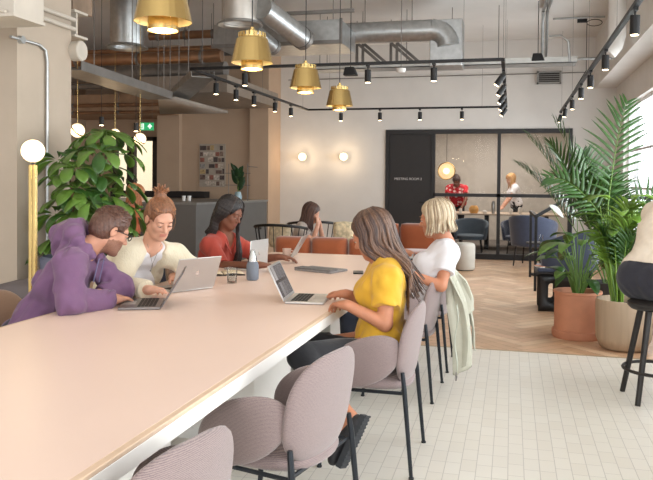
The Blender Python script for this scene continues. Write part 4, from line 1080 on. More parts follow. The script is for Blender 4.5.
MB().box(PY(112, 190, YP-.3).x, YP-.36, 1.06, PY(206, 190, YP-.3).x, YP-.13, 1.18).build('gap_shade', mat('painted gap shade', (34, 30, 28), .7), t, world=True)  # shade of the bar opening put in as a solid dark strip
v = PY(183, 198, 11.0); 
for k, px in enumerate((182.5, 188)):
    q = PZ(px, 201, 1.056); c = thing('paper_cup', ['left', 'right'][k]+' of two small white cups on the grey counter', 'cup', (q.x, q.y+.05, 1.0555), 0, 'white cups on the counter')
    MB().lathe([(0, 0), (.024, 0), (.032, .085), (.030, .085), (.022, .004), (0, .004)], n=20).build('bowl', M_white, c)
# vase plant in a wire rack on the counter
M_lf = mat('deep green leaf', (50, 88, 32), .38, var=.22, vscale=9, coat=.2)
M_lf2 = mat('mid green leaf', (86, 120, 42), .42, var=.22, vscale=9, coat=.2)
M_lf3 = mat('fresh green leaf', (112, 146, 52), .45, var=.2, vscale=9)
M_lfd = mat('dark glossy leaf', (30, 66, 34), .3, var=.2, vscale=9, coat=.3)
M_stem = mat('green stem', (96, 128, 56), .5); M_bark = mat('brown bark', (118, 92, 66), .85, var=.2, vscale=30, bump=.3)
M_soil = mat('potting soil', (52, 40, 32), .95, var=.3, vscale=60, bump=.5)
def leaf(mb, base, d, up, L, w, droop=.5, seg=7, fold=.25, mi=0, shape='ov', tip=.0):
    """broad leaf as a folded, drooping blade"""
    base = Vector(base); d = Vector(d).normalized(); up = Vector(up); s = d.cross(up)
    if s.length < 1e-3: s = d.orthogonal()
    s.normalize(); n = s.cross(d)
    pts = []; p = base.copy(); dd = d.copy()
    for i in range(seg+1):
        t = i/seg
        if shape == 'ov': ww = w*math.sin(pi*min(1, (t**.8)))**.8 if 0 < t < 1 else 0.001
        elif shape == 'ob': ww = w*math.sin(pi*t**1.5)**.75 if 0 < t < 1 else .002
        else: ww = w*(1-t)**.6*min(1, t*6+.15)
        nn = s.cross(dd)
        pts.append((p-s*ww*.5+nn*fold*ww*.5, p.copy(), p+s*ww*.5+nn*fold*ww*.5))
        p = p+dd*L/seg; dd = (dd+Vector((0, 0, -1))*droop/seg).normalized()
    b = len(mb.v)
    for a, c, e in pts: mb.v += [tuple(a), tuple(c), tuple(e)]
    for i in range(seg):
        q = b+i*3; mb.f += [(q, q+1, q+4, q+3), (q+1, q+2, q+5, q+4)]; mb.m += [mi, mi]
def fbuild(mb, name, mats, parent): return mb.build(name, mats, parent, world=True, smooth=80, solid=.0012, weld=False)
q = PZ(239, 199, 1.056); q = Vector((-4.55, 11.5, 1.056))
q = PY(238, 200, 11.7); t = thing('vase_plant', 'green-leaved cutting in a pale vase inside a wire rack on the counter', 'plant', (q.x, q.y, 1.056))
q = Vector((q.x, q.y, 1.056))
MB().lathe([(0, 0), (.05, 0), (.07, .06), (.045, .15), (.035, .15), (.0, .02)], c=q, n=24).build('vase', mat('pale blue glaze', (150, 176, 186), .3), t, world=True)
f = MB(); rr = random.Random(2)
for i in range(13):
    a = rr.uniform(0, 6.28); h_ = rr.uniform(.16, .44); b_ = q+Vector((cos(a)*.02, sin(a)*.02, h_))
    leaf(f, b_, (cos(a)*.45, sin(a)*.3, 1), (0, -1, .1), rr.uniform(.17, .26), rr.uniform(.07, .10), .5)
fbuild(f, 'foliage', M_lfd, t)
MB().tube([q+Vector((0, 0, .05)), q+Vector((.0, 0, .45))], .008, 8).build('stem', M_stem, t, world=True)
w_ = MB()
for zz in (.26, .46): w_.tube([(q.x-.24, q.y, q.z+zz), (q.x+.22, q.y, q.z+zz)], .006, 6)
for xx in (-.17, .17): w_.tube([(q.x+xx, q.y, q.z), (q.x+xx, q.y, q.z+.62)], .006, 6)
w_.tube([(q.x+.17, q.y, q.z+.58), (q.x+.34, q.y, q.z+.56)], .006, 6); w_.build('wire_rack', M_galvd, t, world=True)
# collage poster
a = PY(200, 144, YP); b = PY(225.5, 187, YP)
t = thing('poster', 'photo-collage pinboard poster hanging on the beige wall', 'poster', ((a.x+b.x)/2, YP-.012, b.z))
MB().box(a.x, YP-.025, b.z, b.x, YP-.001, a.z).build('board', mat('poster ground', (168, 156, 142), .8, var=.1, vscale=12), t, world=True)
r_ = random.Random(11); cols = [(110, 88, 80), (78, 66, 64), (186, 172, 158), (140, 88, 76), (176, 150, 106), (140, 136, 132), (120, 98, 86), (196, 184, 172)]
pm = [mat('collage photo %d' % i, c, .6, var=.45, vscale=28) for i, c in enumerate(cols)]
W_, H_ = b.x-a.x, a.z-b.z
c_ = 0
for iy in range(7):
    x = .03
    while x < .92:
        w2 = r_.uniform(.10, .26); w2 = min(w2, .97-x); m = MB(); z0 = b.z+H_*(.03+iy*.137); hh = H_*r_.uniform(.085, .12)
        if r_.random() < .85: m.box(a.x+W_*x, YP-.029, z0, a.x+W_*(x+w2), YP-.025, z0+hh); m.build('pinned_photo', pm[r_.randrange(8)], t, world=True)
        x += w2+.02

# ================================================================== SOFAS AND ARMCHAIRS BEHIND THE TABLE
M_rust = mat('rust velvet', (156, 78, 34), .75, var=.10, vscale=5, sheen=.6, bump=.08, bscale=30)
M_cream = mat('cream boucle', (206, 190, 160), .95, var=.25, vscale=26, bump=.5, bscale=90)
def sofa(label, x0, x1, y0, face, zt, cushions, deep=.86, group='rust velvet sofas'):
    """face=+1: seat is beyond (back towards camera); -1: seat towards the camera"""
    t = thing('sofa', label, 'sofa', ((x0+x1)/2, y0, 0), 0, group)
    w = x1-x0; n = cushions
    yb0, yb1 = (y0, y0+.22)
    ys0, ys1 = (y0+.16, y0+deep) if face > 0 else (y0-deep+.22, y0+.04)
    MB().box(x0+.03, min(ys0, yb0)+.03, .10, x1-.03, max(ys1, yb1)-.02, .30).build('base', M_rust, t, world=True, bevel=.03, seg=3)
    for i in range(n):
        a, b = x0+w*i/n, x0+w*(i+1)/n; cx_, hw = (a+b)/2, (b-a)/2-.004
        MB().pad(hw, (zt-.28)/2, .115, lambda p: Vector((cx_+p.x, y0+.11+p.y, (zt+.28)/2+p.z)), n=14).build('back_cushion', M_rust, t, world=True, smooth=80)
        yc = (ys0+ys1)/2; MB().pad(hw, abs(ys1-ys0)/2-.01, .085, lambda p: Vector((cx_+p.x, yc+p.z, .37+p.y)), n=7).build('seat_cushion', M_rust, t, world=True, smooth=80)
    for x in (x0+.1, x1-.1):
        for y in (min(ys0, yb0)+.08, max(ys1, yb1)-.08): MB().cyl((x, y, 0), (x, y, .11), .02, 10).build('foot', M_blacksoft, t, world=True)
    return t
a = PD(271, 240, 8.0); b = PD(398, 244, 8.0)
sofa('low rust velvet sofa with its back to the end of the table', a.x, b.x-.1, 7.66, 1, .80, 3)
a = PY(352, 228, 10.6); b = PY(447, 226, 10.6)
sofa('taller rust velvet sofa in front of the black meeting room door', a.x, b.x, 10.6, -1, .80, 2)
# patterned scatter cushions
def cushion(label, c, rz, s=.24, m=M_cream):
    t = thing('cushion', label, 'cushion', c, rz, 'cream patterned cushions'); o = MB().pad(s, s, .07, lambda p: Vector((p.x, p.y, p.z)), n=4).build('cover', m, t, smooth=80); 
    MB().tube([(s*.96, 0, -s*.9), (s*.985, 0, 0), (s*.96, 0, s*.9), (0, 0, s*.985), (-s*.96, 0, s*.9), (-s*.985, 0, 0), (-s*.96, 0, -s*.9), (0, 0, -s*.985)], .006, 6, closed=True).build('piping', m, o)
    return t
M_pat = mat('cream and ochre pattern', (214, 198, 164), .9, var=.35, vscale=22)
v = PD(344, 232, 9.2); cushion('cream patterned cushion standing behind the low sofa', (v.x, v.y, v.z), .2, .13, M_pat)
v = PD(280, 236, 8.9); cushion('cream cushion inside the left black wire armchair', (v.x, v.y, v.z), -.3, .15, M_cream)
# black wire armchairs
def wire_chair(label, c, rz):
    t = thing('wire_armchair', label, 'chair', (c[0], c[1], 0), rz, 'black wire armchairs')
    arc = [(.32*cos(a), .31*sin(a), .83-.05*sin(a)) for a in [radians(x) for x in range(-200, 21, 10)]]
    MB().tube(arc, .017, 10).build('top_rail', M_black, t)
    arc2 = [(.28*cos(a), .27*sin(a), .42) for a in [radians(x) for x in range(0, 360, 12)]]
    m = MB(); m.tube(arc2, .010, 8, closed=True); m.build('seat_ring', M_black, t)
    m = MB()
    for k in range(1, 22, 2): p = arc[k]; m.tube([p, (p[0]*.78, p[1]*.78, .42)], .006, 6)
    m.build('spindles', M_black, t)
    MB().lathe([(0, .41), (.27, .41), (.28, .44), (.27, .48), (0, .49)], n=32).build('seat_pad', mat('dark olive pad', (70, 70, 58), .9), t, smooth=50)
    for x, y in ((.24, .2), (-.24, .2), (.24, -.22), (-.24, -.22)): MB().tube([(x*.9, y*.9, .42), (x*1.15, y*1.15, 0)], .011, 8).build('leg', M_black, t)
v = PD(281, 236, 9.0); wire_chair('left black wire armchair with a cream cushion in it', (v.x, v.y), 0)
v = PD(312, 230, 9.75); wire_chair('black wire armchair the woman in the grey tee sits in', (v.x, v.y), .3)
# pouf
q = PZ(464, 270, 0); t = thing('pouf', 'pale cylindrical pouf standing behind the blonde woman', 'pouf', (q.x, q.y, 0)); M_pf = mat('pale boucle', (202, 198, 188), .95, var=.06, bump=.3, bscale=80)
MB().lathe([(0, .012), (.155, .012), (.17, .03), (.172, .38), (.16, .42), (.12, .435), (0, .44)], c=(0, 0, 0), n=40).build('body', M_pf, t, smooth=60); MB().cyl((0, 0, 0), (0, 0, .014), .15, 24).build('base', M_blacksoft, t)

# ================================================================== NAVY CHAIRS, BLACK TABLE, RAILING
M_navy = mat('navy wool', (62, 70, 92), .9, var=.08, vscale=20, sheen=.4, bump=.15, bscale=120)
def tub(label, c, rz, s=1.0, group='navy tub chairs'):
    t = thing('tub_chair', label, 'chair', (c[0], c[1], 0), rz, group)
    def sh(u, v):
        a = radians(-205+230*u); hgt = (.30+.22*math.sin(pi*u)**.7); r_ = .33+.05*v; return (r_*cos(a), r_*sin(a), .34+hgt*v)
    MB().grid(sh, 36, 10).build('shell', M_navy, t, solid=.05, smooth=80, bevel=.0)
    MB().lathe([(0, .33), (.28, .33), (.31, .36), (.31, .43), (.27, .46), (0, .47)], n=36).build('seat', M_navy, t, smooth=50)
    for x, y in ((.22, .2), (-.22, .2), (.22, -.2), (-.22, -.2)): MB().tube([(x, y, .34), (x*1.15, y*1.15, 0)], .012, 8).build('leg', M_black, t)
    return t
tub('navy tub chair standing in front of the glass partition', (.36, 12.95), radians(-20))
# black plywood table with pill-shaped cut-outs
q = PZ(537, 311, 0); t = thing('lounge_chair', 'navy lounge chair on a black plywood base with pill-shaped holes, behind the pots', 'chair', (q.x+.28, q.y+.22, 0), 0)
M_ply = mat('black stained plywood', (30, 29, 31), .5, var=.05)
def slab_hole(y):
    # vertical panel in xz with a pill hole
    N = 72; out = []; inn = []
    for i in range(N):
        a = 2*pi*i/N+pi/N; c, s = cos(a), sin(a); k = 1/max(abs(c)/.27, abs(s)/.205); out.append((c*k, .205+s*k)); 
        inn.append((-.13+.035*c, .20+(.075 if s > 0 else -.075)+.035*s))
    vs = [(x, y, z) for x, z in out]+[(x, y, z) for x, z in inn]
    fs = [(i, (i+1) % N, N+(i+1) % N, N+i) for i in range(N)]
    return vs, fs
for y in (-.2, .2):
    vs, fs = slab_hole(y); MB().add(vs, fs).build('leg_panel', M_ply, t, solid=.03, smooth=30)
MB().box(-.30, -.26, .41, .30, .26, .43).build('seat_board', M_ply, t, bevel=.006)
MB().box(-.285, -.25, .43, .30, .25, .475).build('seat', M_navy, t, bevel=.02, seg=3)
MB().grid(lambda u, v: ((.30+.03*v)*cos(radians(-150+235*u))+.04, (.26+.04*v)*sin(radians(-150+235*u)), .46+(.12+.31*math.sin(pi*min(1, .08+u*.9))**.6)*v), 36, 10).build('backrest', M_navy, t, solid=.05, smooth=80)
v = PD(541, 241, 11.2); t2 = thing('side_table', 'small black round table behind the railing posts', 'table', (v.x, v.y, 0)); MB().lathe([(0, .48), (.22, .48), (.22, .50), (0, .50)], n=32).build('tabletop', M_ply, t2); MB().cyl((0, 0, .02), (0, 0, .48), .02, 12).build('pole', M_black, t2); MB().cyl((0, 0, 0), (0, 0, .02), .16, 28).build('base', M_black, t2)
glass('clear glass of water on the small round table by the railing', (v.x, v.y, .5005), .035, .11)
bk = thing('book', 'small stack of white papers on the corner of the navy lounge chair', 'book', (q.x+.10, q.y+.1, .4755), .4); MB().box(-.11, -.08, 0, .11, .08, .012).build('pages', M_white, bk); MB().box(-.112, -.082, .012, .112, .082, .016).build('cover', mat('coral cover', (214, 150, 128), .6), bk)
# railing
t = thing('railing', 'black metal handrail with two posts running towards the window', 'railing', (.30, 10.6, 0)); m1, m2 = PZ(530, 277, 0), PZ(535, 291, 0)
zA = .97
MB().box(m1.x-.018, m1.y-.018, 0, m1.x+.018, m1.y+.018, zA).build('post', M_black, t, world=True); MB().box(m2.x-.018, m2.y-.018, 0, m2.x+.018, m2.y+.018, zA).build('post', M_black, t, world=True)
e1 = (m1.x, m1.y, zA); e2 = (m2.x, m2.y, zA); up1 = (m2.x+.42, m2.y+.1, 1.22); wl = (XR-.02, m2.y+.1, 1.22)
MB().bar(e1, e2, .045, .04).bar(e2, up1, .045, .04).bar(up1, wl, .045, .04).build('handrail', M_black, t, world=True)
MB().box(m2.x+.40, m2.y+.07, 0, m2.x+.45, m2.y+.12, 1.2).build('post', M_black, t, world=True)
MB().box(XR-.09, m2.y+.07, 0, XR-.04, m2.y+.12, 1.2).build('post', M_black, t, world=True)

# ================================================================== POTTED PLANTS
def frond(mb, base, d, L, droop, n, ll, lw, up=(0, 0, 1), start=.25, mi=0, smi=1, vee=.5, seed=0, ldroop=.6):
    """palm frond: arching rachis with paired leaflets"""
    rr = random.Random(seed); p = Vector(base); dd = Vector(d).normalized(); N = 26; pts = [p.copy()]; dirs = [dd.copy()]
    for i in range(N): dd = (dd+Vector((0, 0, -1))*droop/N*(i/N)*2).normalized(); p = p+dd*L/N; pts.append(p.copy()); dirs.append(dd.copy())
    mb.tube(pts, [.007*(1-.75*i/N) for i in range(N+1)], 6, smi)
    for k in range(n):
        t = start+(1-start)*(k+.5)/n; x = t*N; i = min(N-1, int(x)); c = pts[i].lerp(pts[i+1], x-i); dv = dirs[i]
        s = dv.cross(Vector(up)); s = s.normalized() if s.length > .05 else dv.orthogonal().normalized(); nn = s.cross(dv)
        prof = math.sin(pi*min(1, (t-start)/(1-start)*.80+.16))**.7
        for sg in (-1, 1):
            ang = radians(62-34*(t-start)/(1-start)+rr.uniform(-5, 5)); ld = dv*cos(ang)+(s*sg+nn*vee).normalized()*sin(ang)
            leaf(mb, c, ld, nn, ll*prof*rr.uniform(.88, 1.08), lw, ldroop*rr.uniform(.6, 1.4), 6, .2, mi, 'sp')
def pot(label_t, prof, m, loc, soilr, soilz):
    MB().lathe(prof, n=44).build('pot', m, label_t, smooth=50); MB().lathe([(0, soilz), (soilr, soilz-.004)], n=32).build('soil', M_soil, label_t)
M_terra = mat('terracotta', (196, 136, 106), .8, var=.06, vscale=10, bump=.1); M_sand = mat('ribbed sand pot', (178, 156, 132), .8, var=.10, vscale=3, stretch=(9, 9, .4))
# terracotta pot: broad leaved plant + fan fronds
pT = Vector((.60, 7.12, 0)); t = thing('potted_plant', 'leafy plant with a white lily flower in a terracotta pot with a saucer', 'plant', pT)
pot(t, [(0, .0), (.215, 0), (.225, .015), (.225, .07), (.205, .075), (.205, .40), (.214, .405), (.214, .425), (.192, .425), (.188, .36), (0, .36)], M_terra, pT, .19, .37)
f = MB(); st = MB(); rr = random.Random(5)
base = pT+Vector((0, 0, .37))
for i in range(30):
    a = rr.uniform(0, 6.28); lean = rr.uniform(.15, .75); h_ = rr.uniform(.25, .80)*(1-.45*lean); tip = base+Vector((cos(a)*lean*.36, sin(a)*lean*.36, h_))
    st.tube([base+Vector((cos(a)*.03, sin(a)*.03, 0)), base.lerp(tip, .5)+Vector((0, 0, .05)), tip], [.007, .005, .004], 6)
    leaf(f, tip, (cos(a)*.9, sin(a)*.9, .35-rr.random()*.5), (0, 0, 1), rr.uniform(.22, .36), rr.uniform(.09, .14), rr.uniform(.5, 1.3), 8, .25, 0 if rr.random() < .6 else 1)
fbuild(f, 'foliage', [M_lf2, M_lf], t); st.build('stems', M_stem, t, world=True)
fl = MB(); c = PD(551, 207, 7.15); leaf(fl, c-Vector((.02, 0, -.02)), (.75, 0, -.45), (0, -1, .5), .19, .055, .6, 8, .5); fl.build('lily_flower', mat('white spathe', (228, 234, 226), .5), t, world=True, smooth=80, solid=.001)
MB().tube([base, base+Vector((-.05, 0, .45)), c], .004, 6).build('flower_stalk', M_stem, t, world=True)
# kentia palm fans behind
pK = Vector((1.02, 8.35, 0)); t = thing('potted_palm', 'bushy palm with dark arching fans standing between railing and pots', 'plant', pK)
pot(t, [(0, 0), (.17, 0), (.19, .36), (.17, .36), (.165, .32), (0, .32)], mat('charcoal pot', (60, 58, 58), .7), pK, .165, .33)
f = MB(); b0 = pK+Vector((0, 0, .33)); rr = random.Random(21)
for k, (az, el, L, dr) in enumerate(((170, 62, 1.60, .75), (150, 70, 1.65, .7), (120, 76, 1.5, .6), (215, 66, 1.35, .8), (250, 72, 1.2, .9), (172, 70, 1.80, .85), (178, 76, 1.85, .8), (95, 72, 1.3, .8), (205, 72, 1.65, .85))):
    a, e_ = radians(az), radians(el); frond(f, b0+Vector((rr.uniform(-.05, .05), rr.uniform(-.05, .05), 0)), (cos(a)*cos(e_), sin(a)*cos(e_), sin(e_)), L, dr, 17, .42, .046, seed=k, start=.42, ldroop=.7)
fbuild(f, 'foliage', [M_lf, M_stem], t)
# tall kentia palm in the sand pot
pS = Vector((.94, 6.72, 0)); t = thing('potted_palm', 'tall palm with upright bright stems in a sand-coloured pot beside the stool', 'plant', pS)
pot(t, [(0, 0), (.15, 0), (.19, .02), (.225, .10), (.228, .40), (.222, .425), (.205, .425), (.20, .37), (0, .37)], M_sand, pS, .20, .375)
f = MB(); b0 = pS+Vector((-.05, 0, .37)); rr = random.Random(8)
tg = PD(608, 205, 7.0)
rch = MB()
# big upper frond leaning right towards the window
frond(f, PD(607, 212, 7.0), (.12, .12, 1.0), 1.10, 1.05, 15, .38, .036, up=(.1, -1, .25), start=.14, seed=78, vee=.05, ldroop=.35)
frond(f, PD(607, 225, 7.0), (-.55, .1, .85), .75, 1.3, 12, .30, .036, up=(.1, -1, .25), start=.2, seed=79, vee=.1, ldroop=.5)
frond(f, PD(617, 230, 7.0), (.62, .2, .8), .75, 1.2, 11, .28, .036, up=(.1, -1, .25), start=.25, seed=80, vee=.1, ldroop=.5)
MB().tube([b0+Vector((.02, 0, 0)), b0.lerp(tg, .5)+Vector((-.03, 0, 0)), tg], [.011, .009, .007], 8).build('cane', M_stem, t, world=True)
for k in range(9):
    a = rr.uniform(0, 6.28); e_ = radians(rr.uniform(68, 86)); frond(f, b0+Vector((rr.uniform(-.06, .06), rr.uniform(-.06, .06), 0)), (cos(a)*cos(e_)-.06, sin(a)*cos(e_), sin(e_)), rr.uniform(.6, .92), rr.uniform(.4, 1.0), 12, .28, .036, seed=100+k, start=.55, ldroop=.7, mi=0 if k % 2 else 2)
for k in range(26):
    a = rr.uniform(0, 6.28); l_ = rr.uniform(.03, .16); f.tube([b0+Vector((cos(a)*.04, sin(a)*.04, 0)), b0+Vector((cos(a)*l_-.03, sin(a)*l_, rr.uniform(.5, .85)))], [.006, .003], 6, 2)
fbuild(f, 'foliage', [M_lf, M_stem, M_lf3], t)
f = MB()
for k in range(18):
    a = rr.uniform(0, 6.28); h_ = rr.uniform(.55, .92); leaf(f, b0+Vector((cos(a)*.12, sin(a)*.12, h_)), (cos(a), sin(a), .35), (0, 0, 1), rr.uniform(.2, .32), rr.uniform(.09, .13), 1.0, 8, .3, k % 2)
fbuild(f, 'broad_leaves', [M_lf2, M_lf3], t)
# big umbrella plant, left
pU = Vector((-3.55, 5.75, 0)); q = PD(74, 260, 5.72); pU = Vector((q.x, q.y, 0))
t = thing('umbrella_plant', 'large umbrella plant with drooping leaf clusters behind the man in purple', 'plant', pU)
pot(t, [(0, 0), (.20, 0), (.25, .80), (.23, .82), (.215, .80), (.21, .74), (0, .74)], mat('blue grey planter', (112, 116, 136), .7, var=.04), pU, .21, .75)
f = MB(); st = MB(); rr = random.Random(3); b0 = pU+Vector((0, 0, .75))
def cluster(c, ax_, n, L, w, seed):
    r2 = random.Random(seed); ax_ = Vector(ax_).normalized(); o = ax_.orthogonal().normalized(); o2 = ax_.cross(o)
    for i in range(n):
        a = 2*pi*i/n+r2.uniform(-.2, .2); d = (o*cos(a)+o2*sin(a))*.9+ax_*.18; leaf(f, Vector(c)+d*.03, d, ax_, L*r2.uniform(.85, 1.1), w, r2.uniform(1.2, 2.0), 8, .22, 0 if r2.random() < .7 else 1, 'ob')
cl = [(62, 176, 6.0), (58, 160, 6.2), (75, 168, 5.9), (84, 150, 6.1), (93, 137, 6.3), (107, 135, 6.2), (100, 152, 5.9), (121, 138, 6.4), (127, 155, 6.3), (113, 168, 6.2), (97, 178, 6.1), (80, 190, 5.9), (66, 200, 6.0), (92, 202, 5.8), (108, 195, 6.0), (125, 185, 6.3), (122, 205, 6.2), (73, 215, 5.9), (55, 214, 6.2), (100, 218, 5.9), (60, 238, 6.1), (88, 232, 6.2), (117, 224, 6.3), (136, 215, 6.5), (131, 232, 6.4), (52, 248, 6.3), (70, 185, 6.5), (112, 210, 6.5), (90, 165, 6.6), (104, 240, 6.4)]
tr1 = [b0+Vector((.05, 0, 0)), PD(102, 215, 5.65), PD(101, 175, 5.65), PD(105, 142, 5.8)]; st.tube(tr1, [.022, .018, .013, .007], 8, 0)
tr2 = [b0, PD(76, 230, 5.55), PD(72, 190, 5.55), PD(68, 172, 5.55)]; st.tube(tr2, [.020, .016, .012, .007], 8, 0)
for k, (x, y, dd) in enumerate(cl):
    dd *= .92; c = PD(x, y, dd); cands = [Vector(p) for tr in (tr1, tr2) for a_, b_ in zip(tr[:-1], tr[1:]) for p in (Vector(a_).lerp(Vector(b_), s_) for s_ in (0, .33, .66, 1))]; near = min(cands, key=lambda p: (p-c).length+max(0, p.z-c.z+.05)*1.5)
    st.tube([near, near.lerp(c, .5)+Vector((0, 0, .05)), c], [.006, .005, .004], 6, 1)
    ax_ = (c-near); ax_.z = abs(ax_.z)+.25; cluster(c, ax_, rr.choice((6, 7, 8)), rr.uniform(.19, .25), rr.uniform(.075, .100), 40+k)
fbuild(f, 'foliage', [M_lf2, M_lf], t); st.build('stems', [M_bark, M_stem], t, world=True)
# lounge seats glimpsed left
v = PD(29, 290, 4.9); t = thing('lounge_chair', 'rounded grey lounge seat glimpsed behind the floor lamp', 'chair', (v.x-.05, v.y+.1, 0)); M_gl = mat('slate wool', (104, 98, 100), .95, var=.06)
MB().lathe([(0, .10), (.24, .10), (.27, .2), (.27, .60), (.235, .69), (.12, .72), (0, .72)], n=32).build('body', M_gl, t, smooth=60); MB().cyl((0, 0, 0), (0, 0, .11), .2, 24).build('base', M_blacksoft, t)
v = PD(14, 298, 4.35); t = thing('lounge_chair', 'yellow upholstered seat glimpsed at the left edge', 'chair', (v.x-.02, v.y+.12, 0)); M_yl = mat('yellow wool', (196, 160, 52), .9, var=.08)
MB().lathe([(0, .10), (.22, .10), (.25, .2), (.25, .58), (.22, .635), (.12, .65), (0, .65)], n=32).build('body', M_yl, t, smooth=60); MB().cyl((0, 0, 0), (0, 0, .11), .18, 24).build('base', M_blacksoft, t)

# ================================================================== BAR STOOL
def stool(label, c, rz):
    t = thing('bar_stool', label, 'stool', (c[0], c[1], 0), rz)
    M_ash = mat('black stained ash', (34, 30, 28), .5, var=.08, vscale=20, stretch=(8, 8, 1))
    MB().lathe([(0, .595), (.165, .595), (.185, .615), (.185, .635), (.16, .655), (0, .66)], n=36).build('seat', M_ash, t, smooth=50)
    for a in (45, 135, 225, 315):
        c_, s_ = cos(radians(a)), sin(radians(a)); MB().tube([(c_*.11, s_*.11, .60), (c_*.235, s_*.235, 0)], [.021, .017], 12).build('leg', M_ash, t)
    m = MB(); m.tube([(.205*cos(2*pi*i/40), .205*sin(2*pi*i/40), .20) for i in range(40)], .011, 8, closed=True); m.build('foot_ring', M_ash, t)
    return t
# legs measured on the floor at (.78,5.05) and (.77,5.40)
stool('black wooden bar stool the person in jeans sits on', (.935, 5.20), radians(8))
tw = thing('high_table', 'edge of a high wooden table in front of the person on the bar stool', 'table', (1.42, 4.75, 0)); M_oak = mat('oak top', (190, 156, 120), .5, var=.08)
MB().box(-.17, -1.2, .98, .28, 1.2, 1.02).build('tabletop', M_oak, tw, bevel=.004)
for y in (-1.1, 1.1): MB().box(-.02, y-.03, 0, .04, y+.03, .98).build('leg', M_black, tw)

# ================================================================== MEETING ROOM CONTENTS
t = thing('meeting_table', 'long meeting table behind the glass', 'table', (-.5, 16.0, 0)); MB().box(-1.5, -.55, .72, 1.6, .55, .75).build('tabletop', mat('pale oak', (190, 170, 150), .4), t, bevel=.005)
for x in (-1.2, 0.0, 1.2): MB().box(x-.04, -.3, 0, x+.04, .3, .72).build('leg', M_black, t)
M_gch = mat('blue grey upholstery', (96, 106, 116), .9, var=.06)
for k, (px, m_) in enumerate(((472, M_gch), (452, M_gch), (492, M_navy))):
    v = PD(px, 240, 14.9); v.x = (-.78, -1.60, .15)[k]; t = tub(['grey tub chair at the meeting table behind the glass, middle', 'grey tub chair at the meeting table, leftmost behind the glass', 'navy tub chair at the meeting table, right of the glass mullion'][k], (v.x, 14.95), radians(180), group='tub chairs at the meeting table')
    t.scale = (.88, .88, .78)
    if m_ is M_gch:
        for c in t.children:
            if c.name.startswith(('shell', 'seat')): c.data.materials[0] = M_gch
# ring lamp on rear wall
v = PD(446.5, 171, 17.6); t = thing('disc_lamp', 'glowing round disc lamp with rings in the meeting room', 'lamp', tuple(v))
MB().tube([(0, .06, 0), (0, .0, 0)], .19, 36).build('reflector', mat('warm reflector', (246, 206, 150), .5, var=0, emit=(240, 214, 176), estr=.55), t)
MB().tube([(0, -.01, 0), (0, -.05, 0)], .075, 28).build('diffuser', M_globe, t)
m = MB(); m.tube([(.20*cos(2*pi*i/36), .0, .20*sin(2*pi*i/36)) for i in range(36)], .012, 8, closed=True); m.build('rim', M_brass, t)
MB().cyl((0, .03, .19), (0, .03, 2.75-v.z), .006, 6).build('rod', M_black, t)
mc = mat('white ceramic', (230, 226, 220), .3); mo = mat('amber glass', (224, 166, 96), .3)
for k, (px, w_, h_, m_, nm, lab) in enumerate(((473, .10, .16, mo, 'table_lamp', 'amber round vase on the meeting table'), (459, .035, .10, mc, 'cup', 'white cup on the meeting table near the floral dress'), (493, .045, .26, M_galv, 'flask', 'steel flask on the meeting table left of the mullion'), (511, .04, .11, mc, 'cup', 'white cup before the woman in the white top'), (520, .045, .14, mc, 'jar', 'white jar right of the woman in the white top'), (484, .05, .07, mc, 'bowl', 'small white bowl on the meeting table'))):
    v = PZ(px, 214, .75); t = thing(nm, lab, nm.replace('_', ' '), (v.x, min(16.4, max(15.6, v.y)), .7505)); MB().lathe([(0, 0), (w_*.7, 0), (w_, h_*.35), (w_*.95, h_*.7), (w_*.6, h_), (w_*.5, h_), (w_*.8, h_*.5), (0, .01)], n=24).build('vessel', m_, t)
# ================================================================== HAIR BUILDERS
def hairmat(name, rgb, var=.35):
    m = mat(name, rgb, .42, var=var, vscale=14, bump=.35, bscale=60, stretch=(9, 9, 1.2)); return m
def cap_prims(L, R, s, grow=.008, face=(.0, .092, -.030), facer=(.080, .078, .100), low=-.078):
    g = grow
    return [ell(L(0, -.016, .034), ((.076+g)*s, (.094+g)*s, (.085+g)*s), .01, R), ell(L(0, -.030, -.015), ((.072+g)*s, (.078+g)*s, (.070+g)*s), .03, R),
            ell(L(*face), tuple(q*s for q in facer), .008, R, op='s')]+[ell(L(sx*.078, .034, -.045), (.030*s, .034*s, .062*s), .008, R, op='s') for sx in (-1, 1)]
def catmull(P, n=6):
    P = [np.array(p, float) for p in P]; Q = [P[0]]+P+[P[-1]]; out = []
    for i in range(1, len(Q)-2):
        for k in range(n):
            t = k/n; out.append(.5*((2*Q[i])+(-Q[i-1]+Q[i+1])*t+(2*Q[i-1]-5*Q[i]+4*Q[i+1]-Q[i+2])*t*t+(-Q[i-1]+3*Q[i]-3*Q[i+1]+Q[i+2])*t**3))
    out.append(P[-1]); return out
